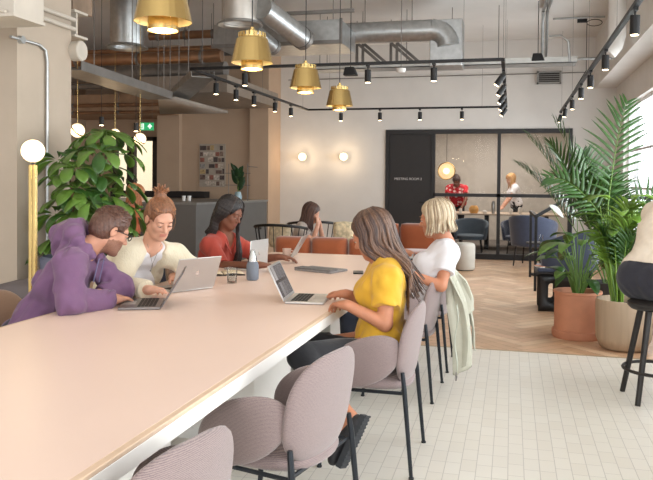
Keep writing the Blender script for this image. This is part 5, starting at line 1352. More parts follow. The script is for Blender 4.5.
def long_hair(t, L, R, s, mats, azs, n, length, drift=(0, 0, 0), r0=.010, r1=.003, flare=.0, jit=.010, seed=1, grow=.010, wave=.0, part=0.0, facekw={}, body_out=None, low=.10, rad=(.086, .100)):
    m = mats[0]
    P = cap_prims(L, R, s, grow, **facekw); P.append(ell(L(0, -.03, -.14), (.06*s, .08*s, .07*s), .01, R, op='s'))
    sdf_obj('hair', P, .005, m, t, warp=foldwarp(seed, 60), warp_amp=.0015)
    mb = MB(); rs = np.random.RandomState(seed)
    for i in range(n):
        az = radians(rs.uniform(*azs)); sa, ca = sin(az), cos(az); k = rs.uniform(.0, .010)
        root = L(part+.018*sa, -.015-.045*ca*rs.uniform(.2, 1.2), .124); mid = L((rad[0]*.86+k)*sa, -.020-(rad[1]*.86+k)*ca, .085)
        eye = L((rad[0]+k)*sa, -.022-(rad[1]+k)*ca, .010); ln = length*rs.uniform(.86, 1.04)
        nd = max(2, int(ln/.08)); pts = [root, mid, eye]; base = np.array(eye); dv = rs.normal(size=3)*jit
        for j in range(1, nd+1):
            q = j/nd; rdir = np.array(L(sa, -ca, 0))-np.array(L(0, 0, 0)); rdir[2] = 0
            p = base+np.array([0, 0, -ln*q])+np.array(drift)*q**1.3+rdir*(flare*q-.012*sin(pi*q))+dv*q
            if wave: p = p+np.array([sin(9*q+i), cos(7*q+2*i), 0])*wave*q
            if body_out is not None: p = body_out(p)
            pts.append(p)
        pts = catmull(pts, 4); K = len(pts)-1
        mb.tube(pts, [max(.0008, (r0*(.6+.4*min(1, 4*j/K))) if j < K*.6 else r0+(r1-r0)*((j/K-.6)/.4)) for j in range(K+1)], 6, rs.randint(len(mats)))
    mb.build('hair_locks', mats, t, world=True, smooth=180)
def J(px, py, d): v = PD(px, py, d); return (v.x, v.y, v.z)
def JZ(px, py, z): v = PZ(px, py, z); return (v.x, v.y, v.z)
def cdir(r, a, z): return (r*cos(YAW)-a*sin(YAW), r*sin(YAW)+a*cos(YAW), z)   # right / away / up as seen from the front of the room
def clothes(name, rgb, var=.06, bump=.25, bscale=25, **k): return mat(name, rgb, .88, var=var, vscale=6, bump=bump, bscale=bscale, sheen=.15, **k)

# ------------------------------------------------------------------ man in purple hoodie
SK_light = skinmat('fair skin', (208, 158, 134), (190, 122, 106)); SK_tan = skinmat('tanned skin', (184, 124, 94), (168, 98, 82)); SK_dark = skinmat('brown skin', (122, 78, 60), (126, 72, 66)); SK_man = skinmat('fair ruddy skin', (194, 142, 118), (176, 112, 98))+[mat('short stubble', (140, 100, 82), .8, var=.2, vscale=220)]
M_hood = clothes('purple cotton fleece', (112, 80, 112), .05); M_hood_in = clothes('purple fleece inside', (98, 70, 98), .05)
M_jean = clothes('dark blue denim', (44, 48, 62), .12); M_blk = clothes('black cotton', (34, 34, 38), .08); M_shoeb = mat('black shoe', (30, 30, 34), .6)
j = dict(pelvis=(-2.50, 3.42, .56), neck=J(84, 250, 3.88), head=J(111, 230, 3.93), face=(.60, .66, -.44), up=(0.2, 0.2, 1),
         shR=J(70, 264, 3.70), shL=J(94, 264, 4.02), elR=JZ(69, 303, .805), wrR=JZ(114, 299, .790), elL=JZ(122, 289, .81), wrL=JZ(97, 295, .80),
         knR=(-2.06, 3.28, .56), anR=(-2.12, 3.22, .10), toR=(-1.95, 3.22, .04), knL=(-2.05, 3.62, .56), anL=(-2.12, 3.66, .10), toL=(-1.95, 3.66, .04), trouser=.95)
j['hdR'] = tuple(np.array(JZ(136, 297, .775))-np.array(j['wrR'])); j['htR'] = (0, 1, 0)
j['hdL'] = tuple(np.array(JZ(84, 298, .785))-np.array(j['wrL'])); j['htL'] = (0, 1, .3)
def hood(kind, c):
    nb, fw, sp, ax, L = c['nb'], c['fw'], c['spine'], c['ax'], c['L']; b = nb-fw*.055+sp*.035
    out = []
    for k in range(9):   # thick rolled hood lying round the neck and down the back
        a0, a1 = radians(-150+k*300/9), radians(-150+(k+1)*300/9)
        f_ = lambda a: nb+ax*(.098*sin(a))-fw*(.015+.095*cos(a))+sp*(.040+.030*cos(a))
        out.append(cone(f_(a0), f_(a1), .030+.018*max(0, cos(a0)), .030+.018*max(0, cos(a1)), .02))
    out.append(ell(nb-fw*.115+sp*.005, (.10, .075, .075), .03)); out.append(cone(nb-fw*.12-sp*.01, nb-fw*.105-sp*.09, .07, .03, .04))
    for s_ in (-1, 1):
        pass
    return out
def man_hair(t, L, R, r, f, u, s, c):
    m = hairmat('short brown hair', (88, 58, 46))
    P = cap_prims(L, R, s, .006, facer=(.078, .074, .100)); P += [ell(L(sx*.085, .000, -.022), (.02*s, .026*s, .045*s), .005, R, op='s') for sx in (-1, 1)]; P.append(ell(L(0, -.02, -.15), (.10*s, .13*s, .098*s), .01, R, op='s'))
    P += [ell(L(0, .040, .098), (.052*s, .032*s, .018*s), .02, R)]
    sdf_obj('hair', P, .004, m, t, warp=foldwarp(3, 110), warp_amp=.002)
    mb = MB(); rs = np.random.RandomState(4)
    for i in range(420):
        a, b = rs.uniform(0, 2*pi), rs.uniform(0, 1.35); n = np.array([sin(b)*cos(a), sin(b)*sin(a), cos(b)])
        if n[1] > .55 and n[2] < .75: continue
        p = L(.083*n[0], -.016+.101*n[1], .034+.092*n[2]); q = L(.083*n[0]+.006*n[0], -.016+.101*n[1]+.014, .034+.092*n[2]+.009*n[2]); mb.tube([np.array(p)-(np.array(q)-np.array(p))*.4, q], [.0026, .0006], 4)
    mb.build('hair_tufts', m, t, world=True, smooth=180)
    # glasses
    g = MB()
    for sx in (-1, 1):
        g.tube([L(sx*.033+.023*cos(a), .103, .002+.017*sin(a)) for a in [2*pi*i/20 for i in range(20)]], .0024*s, 6, closed=True)
        g.tube([L(sx*.056, .101, .008), L(sx*.078, .080, .008), L(sx*.083, .0, .004), L(sx*.080, -.018, -.010)], .0026*s, 6)
    g.tube([L(-.010, .105, .005), L(.010, .105, .005)], .0022*s, 6); g.build('glasses', M_blacksoft, t, world=True)
    # beard shadow: short stubble on the jaw
    bm_ = mat('brown stubble', (132, 92, 74), .9, var=.3, vscale=200)
    P = [cone(L(sx*.052, .010, -.050), L(0, .068, -.104), .017*s, .016*s, .02) for sx in (-1, 1)]+[cone(L(-.02, .079, -.052), L(.02, .079, -.052), .008*s, .008*s, .01), ell(L(0, .088, -.067), (.024*s, .02*s, .010*s), .004, R, op='s')]
    sdf_obj('stubble', P, .004, bm_, t)
t1, c1 = make_person('man in a purple hoodie and black glasses leaning over a dark laptop', j, SK_man, M_hood, 1.93, M_jean, M_shoeb, man_hair, h=.0048, female=False, extra=hood, top_inf=.020, collar='none', seed=11, wamp=.009, curl=(.22, .3))
dr = MB(); 
for s_ in (-1, 1): dr.tube([c1['nb']+c1['fw']*.105+c1['ax']*s_*.035+c1['spine']*.02, c1['nb']+c1['fw']*.150+c1['ax']*s_*.040-c1['spine']*.10], .003, 6)
dr.build('drawstring', mat('grey cord', (120, 116, 150), .8), t1, world=True)
cf = MB(); w_, e_ = Vector(j['wrR']), Vector(j['elR']); d_ = (w_-e_); cf.tube([e_+d_*.82, e_+d_*.86, e_+d_*.93, e_+d_*.94], [.046, .049, .048, .040], 20); cf.build('ribbed_cuff', M_hood_in, t1, world=True)

# ------------------------------------------------------------------ woman in cream cardigan
M_cardi = mat('cream knit', (218, 208, 184), .95, var=.05, vscale=10, bump=.5, bscale=140, stretch=(1, 1, .3), sheen=.4); M_tee = clothes('white cotton', (222, 220, 224), .02)
fc = cdir(.52, -.70, -.48)
j = dict(pelvis=(-2.60, 4.42, .56), neck=J(150, 246, 4.56), head=J(160, 218, 4.46), face=fc, up=(.1, -.1, 1), hs=1.02,
         shR=J(129, 257, 4.44), shL=J(174, 256, 4.68), elR=J(116, 288, 4.30), wrR=JZ(150, 290, .80), elL=J(198, 272, 4.72), wrL=(-2.06, 4.28, .80),
         knR=(-2.10, 4.22, .56), anR=(-2.15, 4.2, .10), toR=(-2.0, 4.15, .04), knL=(-2.12, 4.5, .56), anL=(-2.15, 4.5, .10), toL=(-2.0, 4.5, .04), trouser=.95)
j['hdR'] = tuple(np.array(JZ(168, 286, .785))-np.array(j['wrR'])); j['htR'] = (0, 1, .4); j['hdL'] = (.75, -.5, -.12); j['htL'] = (-.5, -.8, .2)
def bun_hair(t, L, R, r, f, u, s, c):
    ms = [hairmat('auburn hair', (122, 80, 54)), hairmat('light auburn hair', (152, 104, 70))]
    P = cap_prims(L, R, s, .007, face=(0, .092, -.020), facer=(.080, .074, .104)); P += [ell(L(sx*.085, .006, -.022), (.02*s, .034*s, .045*s), .005, R, op='s') for sx in (-1, 1)]; P.append(ell(L(0, -.03, -.15), (.09*s, .12*s, .075*s), .01, R, op='s'))
    P += [ell(L(0, -.060, .125), (.036*s, .036*s, .030*s), .015, R)]
    sdf_obj('hair', P, .004, ms[0], t, warp=foldwarp(5, 90), warp_amp=.002)
    mb = MB(); rs = np.random.RandomState(6)
    for i in range(110):   # strands swept up into the bun
        a = rs.uniform(-150, 150); sa, ca = sin(radians(a)), -cos(radians(a)); z0 = -.045 if abs(a) > 100 else .0
        if abs(a) < 62: st = L(.078*sin(radians(a)), .010+.062*cos(radians(a)), .078)
        elif abs(a) < 100: st = L(.081*np.sign(a), .03-.02*(abs(a)-62)/38, .035)
        else: st = L(.072*sin(radians(a)), -.016+.092*cos(radians(a)), -.05+.02*rs.rand())
        pth = catmull([st, L(.070*sin(radians(a)), -.03+.060*cos(radians(a)), .095 if abs(a) < 100 else .060), L(.015*sa, -.055, .128)], 6)
        mb.tube(pth, [.0035]*len(pth), 5, rs.randint(2))
    for i in range(60):
        a = rs.uniform(0, 2*pi); b_ = rs.uniform(.2, 1.4); d = np.array([sin(b_)*cos(a), sin(b_)*sin(a)*.7-.15, cos(b_)]); p = [L(0, -.060, .128), L(*(np.array([0, -.060, .130])+d*.028)), L(*(np.array([0, -.062, .132])+d*rs.uniform(.04, .065)))]; mb.tube(catmull(p, 3), [.004]*6+[.0015], 5, rs.randint(2))
    for i in range(6): x = rs.choice([-1, 1]); mb.tube(catmull([L(x*.078, .03, .03), L(x*.086, .035, -.02), L(x*.082, .03, -.07)], 4), [.0015]*9, 4, 1)
    mb.build('hair_strands', ms, t, world=True, smooth=180)
    tie = MB(); tie.tube([L(.026*cos(a), -.060+.026*sin(a), .108) for a in [2*pi*i/16 for i in range(16)]], .004, 6, closed=True); tie.build('hair_tie', mat('brown band', (120, 70, 44)), t, world=True)
def plainbrow(t, c, rgb=(112, 76, 54)):
    L = c['L']; m = mat('brow %d' % rgb[0], rgb, .9, var=0); b = MB()
    for sx in (-1, 1): b.tube([L(sx*.016, .0925, .0195), L(sx*.032, .0915, .0245), L(sx*.047, .080, .0205)], [.0022, .0024, .001], 6)
    b.build('eyebrows', m, t, world=True)
t2, c2 = make_person('woman in a cream cardigan with auburn hair in a top bun looking down', j, SK_light, M_tee, .25, M_jean, M_shoeb, bun_hair, h=.0048, seed=12, top_inf=.010, wamp=.002, curl=(.35, .3), neck_r=.052)
plainbrow(t2, c2)
# cardigan: sleeves and two open fronts
def cardigan(t, c, J_, m, inf=.026):
    nb, fw, sp, ax, chest = c['nb'], c['fw'], c['spine'], c['ax'], np.array(c['nb'])*.62+np.array(J_['pelvis'])*.38; pel = np.array(J_['pelvis']); belly = nb*.28+pel*.72
    P = [cone(pel-ax*.085, pel+ax*.085, .108+inf, .108+inf, .04), cone(belly-ax*.05, belly+ax*.05, .105+inf, .105+inf, .06), cone(chest-ax*.07, chest+ax*.07, .110+inf, .110+inf, .06), cone(chest*.35+nb*.65-ax*.08, chest*.35+nb*.65+ax*.08, .085+inf*.7, .085+inf*.7, .05)]
    for (s_, e_, w_) in c['arms']: P += [cone(nb*.9+s_*.1, s_, .05+inf*.5, .06+inf*.6, .04), cone(s_, e_, .050+inf, .046+inf, .03), cone(e_, e_+(w_-e_)*.9, .046+inf, .036+inf*.7, .02, cut=0)]
    # opening down the front
    P += [cone(nb+fw*.13+sp*.05, pel+fw*.20, .085, .105, .01, op='s'), ell(nb+sp*.05+fw*.02, (.082, .082, .07), .01, op='s'), plane(pel-sp*.12, -sp, lo=pel-.32, hi=pel+np.array([.32, .32, .1]))]
    return sdf_obj('cardigan', P, .005, m, t, warp=foldwarp(31, 16), warp_amp=.006)
cardigan(t2, c2, j, M_cardi)
nk = MB(); nk.tube(catmull([c2['nb']-c2['ax']*.05+c2['spine']*.05+c2['fw']*.02, c2['nb']+c2['fw']*.105-c2['spine']*.05, c2['nb']+c2['fw']*.118-c2['spine']*.085, c2['nb']+c2['fw']*.105-c2['spine']*.05, c2['nb']+c2['ax']*.05+c2['spine']*.05+c2['fw']*.02], 5), .0012, 5)
nk.ball(c2['nb']+c2['fw']*.122-c2['spine']*.09, .006, 8); nk.build('necklace', M_galvd, t2, world=True)

# ------------------------------------------------------------------ woman in red shirt
M_red = clothes('rust red cotton', (164, 62, 48), .06); 
j = dict(pelvis=(-2.40, 5.62, .56), neck=J(225, 237, 5.90), head=J(230, 212, 5.82), face=cdir(.83, -.38, -.42), up=(.15, -.05, 1), hs=1.04,
         shR=J(209, 245, 5.74), shL=J(238, 245, 6.04), elR=J(222, 266, 5.62), wrR=JZ(259, 265, .80), elL=J(262, 259, 6.0), wrL=JZ(279, 257, .80),
         knR=(-2.12, 5.4, .56), anR=(-2.15, 5.4, .10), toR=(-2.0, 5.4, .04), knL=(-2.12, 5.7, .56), anL=(-2.15, 5.7, .10), toL=(-2.0, 5.7, .04), trouser=.95)
j['hdR'] = cdir(.9, .35, -.05); j['htR'] = (0, 1, .3); j['hdL'] = cdir(.95, .1, -.05); j['htL'] = (0, -1, .3)
def braids(t, L, R, r, f, u, s, c):
    ms = [hairmat('black braids', (30, 26, 27)), hairmat('dark brown braids', (50, 40, 38))]
    nb, fw, sp, ax = c['nb'], c['fw'], c['spine'], c['ax']
    P = cap_prims(L, R, s, .013, facer=(.076, .074, .096)); P.append(ell(L(0, -.03, -.15), (.06*s, .08*s, .06*s), .01, R, op='s'))
    sdf_obj('hair', P, .005, ms[0], t, warp=foldwarp(9, 120), warp_amp=.003)
    mb = MB(); rs = np.random.RandomState(7)
    def braid(pts, r_, mi):
        pts = catmull(pts, 8); K = len(pts)
        mb.tube(pts, [r_*(1+.28*sin(k*2.2)) for k in range(K)], 6, mi)
    for i in range(70):   # near (right) side, falling over the ear and behind the shoulder
        q = rs.rand(); yy = .045-.13*q; xx = .092*math.sqrt(max(.05, 1-((yy+.016)/.112)**2))
        root = L(.015, .02-.05*q, .130); mid = L(xx*.85, yy, .075); eye = L(xx+.004, yy-.005, .0); low = L(xx*.95, yy*.6-.04, -.09); e2_ = np.array(low)+np.array([0, 0, -.07])-fw*.02; end = e2_-fw*(.03+.03*rs.rand())+np.array([0, 0, -.05-.07*rs.rand()])
        braid([root, mid, eye, low, e2_, end], .0062, rs.randint(2))
    for i in range(30):   # far side, falling in front over the chest
        root = L(-.01, .02, .126); mid = L(-.075, .03+.02*rs.rand(), .08); eye = L(-.086, .03+.035*rs.rand(), .0); low = L(-.080, .055+.03*rs.rand(), -.11)
        end = nb+fw*(.13+.05*rs.rand())-ax*(.02+.06*rs.rand())-sp*(.14+.10*rs.rand()); braid([root, mid, eye, low, np.array(low)*.4+end*.6+fw*.03, end], .0058, rs.randint(2))
    mb.build('braids', ms, t, world=True, smooth=180)
t3, c3 = make_person('woman in a rust red shirt with long dark braids working behind an upright laptop lid', j, SK_dark, M_red, .98, M_jean, M_shoeb, braids, h=.0052, seed=14, top_inf=.018, collar='v', wamp=.006, curl=(.4, .4), iris=(30, 20, 18))
plainbrow(t3, c3, (34, 26, 26))
cl_ = MB(); 
for s_ in (-1, 1):
    nb, fw, sp, ax = c3['nb'], c3['fw'], c3['spine'], c3['ax']
    cl_.add([nb+ax*s_*.06-fw*.03+sp*.065, nb+ax*s_*.085+fw*.03+sp*.03, nb+ax*s_*.06+fw*.125-sp*.045, nb+ax*s_*.012+fw*.130-sp*.08, nb+ax*s_*.055+fw*.06+sp*.035], [(0, 1, 2, 3, 4)])
cl_.build('shirt_collar', M_red, t3, world=True, solid=.006)
br = MB(); w_, e_ = Vector(j['wrR']), Vector(j['elR']); d_ = (w_-e_).normalized(); br.tube([w_-d_*.03, w_-d_*.018], .031, 18); br.build('bracelet', M_brass, t3, world=True)

# ------------------------------------------------------------------ woman in yellow
M_yel = clothes('mustard yellow cotton', (208, 160, 44), .05)
pelY = np.array([-.66, 3.78, .57])
j = dict(pelvis=tuple(pelY), neck=J(386, 264, 3.90), head=J(371, 234, 3.90), face=(-.93, .22, -.42), up=(-.25, 0, 1), hs=1.03,
         shL=J(387, 280, 3.73), shR=J(381, 276, 4.06), elL=J(385, 324, 3.66), wrL=JZ(347, 305, .80), elR=J(374, 304, 4.10), wrR=JZ(346, 294, .80),
         hipL=(-.68, 3.68, .55), hipR=(-.68, 3.88, .55), knL=J(302, 357, 3.50), anL=J(350, 419, 3.32), toL=J(334, 458, 3.30), knR=J(318, 347, 3.86), anR=(-1.02, 3.9, .10), toR=(-1.15, 3.92, .04), trouser=.60, waist=.02)
j['hdL'] = tuple(np.array(JZ(327, 302, .785))-np.array(j['wrL'])); j['htL'] = (0, 1, .35); j['hdR'] = tuple(np.array(JZ(327, 291, .79))-np.array(j['wrR'])); j['htR'] = (0, -1, .35)
BR = [hairmat('brown hair', (84, 60, 48), .4), hairmat('lighter brown hair', (108, 80, 64), .4), hairmat('deep brown hair', (70, 50, 44), .3)]
def yhair(t, L, R, r, f, u, s, c):
    nb, fw, sp = c['nb'], c['fw'], c['spine']; spn = np.array(sp)
    def out(p):   # keep the locks outside the back
        d = np.array(p)-nb; h_ = d@spn; 
        if h_ < .02:
            q = d@(-fw); lim = .105+.02*min(1, -h_*4)
            if q < lim: p = p-fw*(lim-q)*.0+(-fw)*(lim-q)
        return p
    long_hair(t, L, R, s, BR, (-118, 118), 190, .36, drift=tuple(np.array([.13, -.01, -.0])), r0=.0085, r1=.002, seed=21, flare=.02, jit=.016, wave=.006, body_out=out, grow=.012)
t4, c4 = make_person('woman in a mustard yellow top with long brown hair typing on a silver laptop', j, SK_tan, M_yel, .62, M_blk, None, yhair, h=.0048, seed=16, top_inf=.022, collar='round', wamp=.006, curl=(.4, .4))
plainbrow(t4, c4)
for S in 'LR':   # black slip-on shoes with a ridged sole
    an, to = np.array(j['an'+S]), np.array(j['to'+S]); d = unit(to-an); kn = np.array(j['kn'+S]); lat = unit(np.cross(d, kn-an)); up_ = unit(np.cross(lat, d)); up_ = up_*np.sign(up_@(kn-an))
    hl = an-d*.045-up_*.035; tt = to+d*.02-up_*.02
    o = sdf_obj('shoe', [cone(hl+d*.05, an*.4+to*.6, .042, .038, .02, sq=(up_, .9)), cone(an*.4+to*.6, to, .040, .034, .02, sq=(up_, .8)), ell(an+up_*.035+d*.02, (.045, .045, .04), .01, op='s')], .005, M_shoeb, t4)
    sole = MB(); n_ = 15; pr_ = []
    for i in range(n_):
        q = i/(n_-1); c_ = hl*(1-q)+tt*q-up_*.012; w_ = .031+.010*sin(pi*q*.9); pr_.append((c_, w_))
    for i, (c_, w_) in enumerate(pr_[:-1]):
        c2_, w2_ = pr_[i+1]; sole.add([c_-lat*w_, c_+lat*w_, c2_+lat*w2_, c2_-lat*w2_, c_-lat*w_-up_*.026, c_+lat*w_-up_*.026, c2_+lat*w2_-up_*.026, c2_-lat*w2_-up_*.026], [(0, 1, 2, 3), (7, 6, 5, 4), (0, 4, 5, 1), (2, 6, 7, 3), (0, 3, 7, 4), (1, 5, 6, 2)])
        m_ = c_-up_*.027; sole.obox(tuple(m_), w_*.97, .004, .0025, Matrix((tuple(lat), tuple(d), tuple(up_))).transposed())
    sole.build('sole', mat('ridged rubber', (50, 52, 56), .8), o, world=True, weld=False)

# ------------------------------------------------------------------ blonde woman in white tee
BL = [hairmat('ash blonde hair', (186, 166, 138), .25), hairmat('pale blonde hair', (204, 188, 162), .2), hairmat('dark blonde hair', (146, 124, 98), .25)]
j = dict(pelvis=(-.62, 4.99, .57), neck=J(446, 244, 5.04), head=J(435, 218, 5.03), face=(-.97, .12, -.16), up=(-.1, 0, 1), hs=1.03,
         shL=J(449, 253, 4.90), shR=J(443, 252, 5.22), elL=J(441, 286, 4.80), wrL=JZ(408, 273, .82), elR=J(424, 274, 5.28), wrR=J(410, 254, 5.22),
         knL=(-1.06, 4.85, .56), anL=(-1.02, 4.85, .10), toL=(-1.17, 4.85, .04), knR=(-1.06, 5.15, .56), anR=(-1.02, 5.15, .10), toR=(-1.17, 5.15, .04), trouser=.95)
j['hdL'] = (-1, .25, -.1); j['htL'] = (0, 1, .3); j['hdR'] = (-.8, -.1, .35); j['htR'] = (0, -1, .4)
def bob(t, L, R, r, f, u, s, c): long_hair(t, L, R, s, BL, (-125, 125), 170, .115, r0=.0085, r1=.003, seed=25, flare=.012, jit=.006, part=.0, grow=.012, rad=(.090, .104))
t5, c5 = make_person('blonde woman in a white tee with a straight bob and a wristwatch', j, SK_tan, M_tee, .60, M_jean, M_shoeb, bob, h=.0052, seed=18, top_inf=.018, wamp=.005, curl=(.5, .4))
plainbrow(t5, c5, (150, 120, 90))
wt = MB(); w_, e_ = Vector(j['wrR']), Vector(j['elR']); d_ = (w_-e_).normalized(); wt.tube([w_-d_*.035, w_-d_*.010], .030, 20); wo = wt.build('watch_strap', mat('dark watch', (50, 54, 62), .5), t5, world=True)
MB().obox(tuple(w_-d_*.022+Vector((.0, -.030, .004))), .016, .005, .016, Matrix.Identity(3)).build('watch_face', M_galv, wo, world=True)

# ------------------------------------------------------------------ woman in grey tee, wire armchair
M_grt = clothes('grey marl cotton', (178, 166, 158), .10)
dq = 9.35
j = dict(pelvis=(J(302, 256, dq)[0], J(302, 256, dq)[1], .54), neck=J(303, 226, dq), head=J(312, 213, dq-.02), face=cdir(.92, -.1, -.42), up=(.2, 0, 1), hs=1.02,
         shR=J(301, 231, dq-.17), shL=J(305, 231, dq+.17), elR=J(313, 242, dq-.22), wrR=J(318, 224, dq-.08), elL=J(323, 242, dq+.12), wrL=J(320, 225, dq+.06))
pq = np.array(j['pelvis']); rv = np.array(cdir(1, 0, 0)); av = np.array(cdir(0, 1, 0))
for S, k in (('R', -.12), ('L', .12)): j['kn'+S] = tuple(pq+rv*.44+av*k+np.array([0, 0, .02])); j['an'+S] = tuple(pq+rv*.46+av*k+np.array([0, 0, -.44])); j['to'+S] = tuple(pq+rv*.60+av*k+np.array([0, 0, -.50]))
j['trouser'] = .95; j['hdR'] = cdir(-.1, 0, 1); j['huR'] = cdir(1, -.3, 0); j['htR'] = cdir(0, 1, 0); j['hdL'] = cdir(-.15, -.1, 1); j['huL'] = cdir(1, .2, 0); j['htL'] = cdir(0, -1, 0)
DB = [hairmat('dark brown hair', (70, 48, 42), .3), hairmat('chestnut hair', (92, 64, 52), .3)]
def ghair(t, L, R, r, f, u, s, c): long_hair(t, L, R, s, DB, (-122, 122), 110, .25, drift=(-.05, 0, 0), r0=.010, r1=.003, seed=29, flare=.015, jit=.010, grow=.012)
t6, c6 = make_person('woman in a grey tee with long dark hair, hands at her face, at the back', j, SK_light, M_grt, .55, M_jean, M_shoeb, ghair, h=.007, seed=19, curl=(.6, .6))

# ------------------------------------------------------------------ person on the bar stool, right edge
M_flw = mat('cream floral cotton', (232, 218, 200), .85, var=.05, vscale=30, bump=.25, bscale=20)
_nt = M_flw.node_tree; _v = _nt.nodes.new('ShaderNodeTexVoronoi'); _v.inputs['Scale'].default_value = 9; _tc = _nt.nodes.new('ShaderNodeTexCoord'); _nt.links.new(_tc.outputs['Object'], _v.inputs['Vector'])
_lt = _nt.nodes.new('ShaderNodeMath'); _lt.operation = 'LESS_THAN'; _lt.inputs[1].default_value = .09; _nt.links.new(_v.outputs['Distance'], _lt.inputs[0])
_mx = _nt.nodes.new('ShaderNodeMix'); _mx.data_type = 'RGBA'; _b = _nt.nodes['Principled BSDF']; _src = _b.inputs['Base Color'].links[0].from_socket
_nt.links.new(_lt.outputs[0], _mx.inputs[0]); _nt.links.new(_src, _mx.inputs[6]); _mx.inputs[7].default_value = srgb(150, 120, 116); _nt.links.new(_mx.outputs[2], _b.inputs['Base Color'])
ps = np.array([.885, 5.20, .785])
rv, av = np.array(cdir(1, 0, 0)), np.array(cdir(0, 1, 0))
f7 = unit(rv*.85+av*.5); l7 = unit(np.cross((0, 0, 1), f7))   # left of the person
nk7 = ps+f7*.30+np.array([0, 0, .47])
j = dict(pelvis=tuple(ps), neck=tuple(nk7), head=tuple(nk7+f7*.14+np.array([0, 0, .15])), face=tuple(f7+np.array([0, 0, -.35])), shL=tuple(nk7+l7*.18-np.array([0, 0, .05])), shR=tuple(nk7-l7*.18-np.array([0, 0, .05])),
         elL=tuple(nk7+l7*.20+f7*.10-np.array([0, 0, .20])), elR=tuple(nk7-l7*.21+f7*.08-np.array([0, 0, .21])), wrL=tuple(nk7+l7*.12+f7*.32-np.array([0, 0, .19])), wrR=tuple(nk7-l7*.12+f7*.30-np.array([0, 0, .19])))
for S, k in (('L', 1), ('R', -1)): j['kn'+S] = tuple(ps+f7*.42+l7*k*.13-np.array([0, 0, .03])); j['an'+S] = tuple(ps+f7*.32+l7*k*.12-np.array([0, 0, .46])); j['to'+S] = tuple(ps+f7*.48+l7*k*.12-np.array([0, 0, .53])); j['hd'+S] = tuple(f7)
j['trouser'] = .95; j['htL'] = tuple(-l7); j['htR'] = tuple(l7)
M_dj = clothes('dark indigo denim', (40, 40, 50), .15)
def shair(t, L, R, r, f, u, s, c): long_hair(t, L, R, s, DB, (-120, 120), 70, .10, seed=33, grow=.012)
t7, c7 = make_person('person in a cream patterned tee and dark jeans sitting on the bar stool', j, SK_tan, M_flw, .6, M_dj, M_shoeb, shair, h=.0058, seed=20, top_inf=.022, wamp=.003, legs_extra=.024, build=1.22, hem=.16)
bl = MB(); q = ps+unit(nk7-ps)*.075; bl.tube([q+l7*.152*cos(a)+f7*.130*sin(a) for a in [2*pi*i/36 for i in range(36)]], .012, 8, closed=True); bl.build('belt', mat('dark leather belt', (48, 40, 40), .5), t7, world=True)

# ------------------------------------------------------------------ two people in the meeting room
M_flo = mat('red floral print', (196, 40, 50), .85, var=.0)
_nt = M_flo.node_tree; _v = _nt.nodes.new('ShaderNodeTexVoronoi'); _v.inputs['Scale'].default_value = 12; _tc = _nt.nodes.new('ShaderNodeTexCoord'); _nt.links.new(_tc.outputs['Object'], _v.inputs['Vector'])
_lt = _nt.nodes.new('ShaderNodeMath'); _lt.operation = 'LESS_THAN'; _lt.inputs[1].default_value = .36; _nt.links.new(_v.outputs['Distance'], _lt.inputs[0])
_mx = _nt.nodes.new('ShaderNodeMix'); _mx.data_type = 'RGBA'; _nt.links.new(_lt.outputs[0], _mx.inputs[0]); _mx.inputs[6].default_value = srgb(196, 40, 50); _mx.inputs[7].default_value = srgb(240, 200, 196); _nt.links.new(_mx.outputs[2], _nt.nodes['Principled BSDF'].inputs['Base Color'])
h0 = PD(457, 184, 16.75)
b0 = np.array([h0.x, 17.0, 0.0])
j = dict(pelvis=tuple(b0+(0, .12, .93)), neck=tuple(b0+(0, -.08, 1.30)), head=(h0.x, 16.80, 1.42), face=(.0, -.8, -.75), shR=tuple(b0+(-.18, -.06, 1.26)), shL=tuple(b0+(.18, -.06, 1.26)),
         elR=tuple(b0+(-.22, -.26, 1.02)), elL=tuple(b0+(.22, -.26, 1.02)), wrR=tuple(b0+(-.12, -.44, .80)), wrL=tuple(b0+(.12, -.44, .80)), hdR=(.2, -1, -.1), hdL=(-.2, -1, -.1), htR=(1, 0, 0), htL=(-1, 0, 0),
         knR=tuple(b0+(-.09, .12, .50)), knL=tuple(b0+(.09, .12, .50)), anR=tuple(b0+(-.09, .14, .09)), anL=tuple(b0+(.09, .14, .09)), toR=tuple(b0+(-.09, .0, .04)), toL=tuple(b0+(.09, .0, .04)), trouser=.9)
def dh(t, L, R, r, f, u, s, c): 
    P = cap_prims(L, R, s, .014); P.append(ell(L(0, -.05, .11), (.05, .05, .045), .02, R)); sdf_obj('hair', P, .008, DB[0], t, warp=foldwarp(3, 60), warp_amp=.003)
make_person('person in a red floral shirt leaning over the meeting table behind the glass', j, SK_dark, M_flo, .55, M_blk, M_shoeb, dh, h=.009, seed=40, top_inf=.02, hem=-.08)
h0 = PD(510.5, 186, 16.7); b0 = np.array([h0.x+.10, 16.75, 0.0])
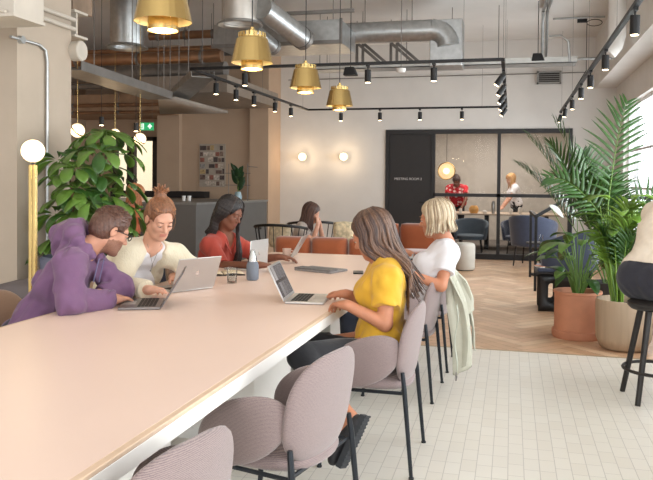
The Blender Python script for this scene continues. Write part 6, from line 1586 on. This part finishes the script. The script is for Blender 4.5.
j = dict(pelvis=tuple(b0+(.03, .05, .93)), neck=tuple(b0+(-.03, .0, 1.33)), head=tuple(b0+(-.10, .0, 1.46)), face=(-.85, -.3, -.5), shR=tuple(b0+(-.08, .14, 1.27)), shL=tuple(b0+(.02, -.15, 1.27)),
         elR=tuple(b0+(-.16, .1, 1.02)), elL=tuple(b0+(-.12, -.2, 1.03)), wrR=tuple(b0+(-.28, -.05, .86)), wrL=tuple(b0+(-.26, -.25, .84)), hdR=(-.7, -.5, -.4), hdL=(-.7, -.5, -.4), htR=(0, -1, 0), htL=(0, 1, 0),
         knR=tuple(b0+(.02, .12, .50)), knL=tuple(b0+(.02, -.08, .50)), anR=tuple(b0+(.04, .12, .09)), anL=tuple(b0+(.04, -.08, .09)), toR=tuple(b0+(-.10, .1, .04)), toL=tuple(b0+(-.10, -.1, .04)), trouser=.9)
GB = [hairmat('golden hair', (176, 128, 78), .3), hairmat('golden light hair', (206, 160, 104), .3)]
def bh(t, L, R, r, f, u, s, c): long_hair(t, L, R, s, GB, (-120, 120), 70, .22, r0=.012, seed=43, grow=.012)
make_person('person with golden hair in a white top and dark skirt standing at the meeting table', j, SK_light, M_tee, .5, M_blk, M_shoeb, bh, h=.009, seed=41)
# ------------------------------------------------------------------ person glimpsed behind the leafy plant, rear left
hq = PD(131, 198, 9.0); pq = np.array([hq.x, hq.y, .54])
j = dict(pelvis=tuple(pq), neck=tuple(pq+(0, .02, .52)), head=tuple(pq+(.05, .05, .68)), face=(.6, .7, -.3), shR=tuple(pq+(.12, -.10, .47)), shL=tuple(pq+(-.12, .12, .47)), elR=tuple(pq+(.25, .0, .25)), elL=tuple(pq+(-.02, .28, .25)),
         wrR=tuple(pq+(.30, .22, .22)), wrL=tuple(pq+(.12, .36, .22)), hdR=(0, 1, 0), hdL=(1, .3, 0), knR=tuple(pq+(.30, .25, .02)), knL=tuple(pq+(.12, .38, .02)), anR=tuple(pq+(.30, .25, -.44)), anL=tuple(pq+(.12, .38, -.44)), toR=tuple(pq+(.38, .35, -.5)), toL=tuple(pq+(.20, .48, -.5)), trouser=.95)
def oh(t, L, R, r, f, u, s, c): long_hair(t, L, R, s, [hairmat('copper hair', (176, 116, 78), .3)], (-120, 120), 60, .16, r0=.012, seed=47, grow=.012)
make_person('person in a coral top glimpsed seated behind the leaves at the rear left', j, SK_light, clothes('coral cotton', (196, 110, 76)), .5, M_jean, M_shoeb, oh, h=.009, seed=48)
tp_ = thing('stool', 'low round seat under the person glimpsed behind the leaves', 'stool', (pq[0], pq[1], 0)); MB().lathe([(0, .0), (.19, 0), (.20, .05), (.20, .40), (.17, .43), (0, .43)], n=28).build('body', M_gl, tp_, smooth=50); MB().lathe([(.198, .40), (.206, .40), (.206, .41), (.198, .41)], n=28).build('piping', M_gl, tp_)
bpy.context.view_layer.update()
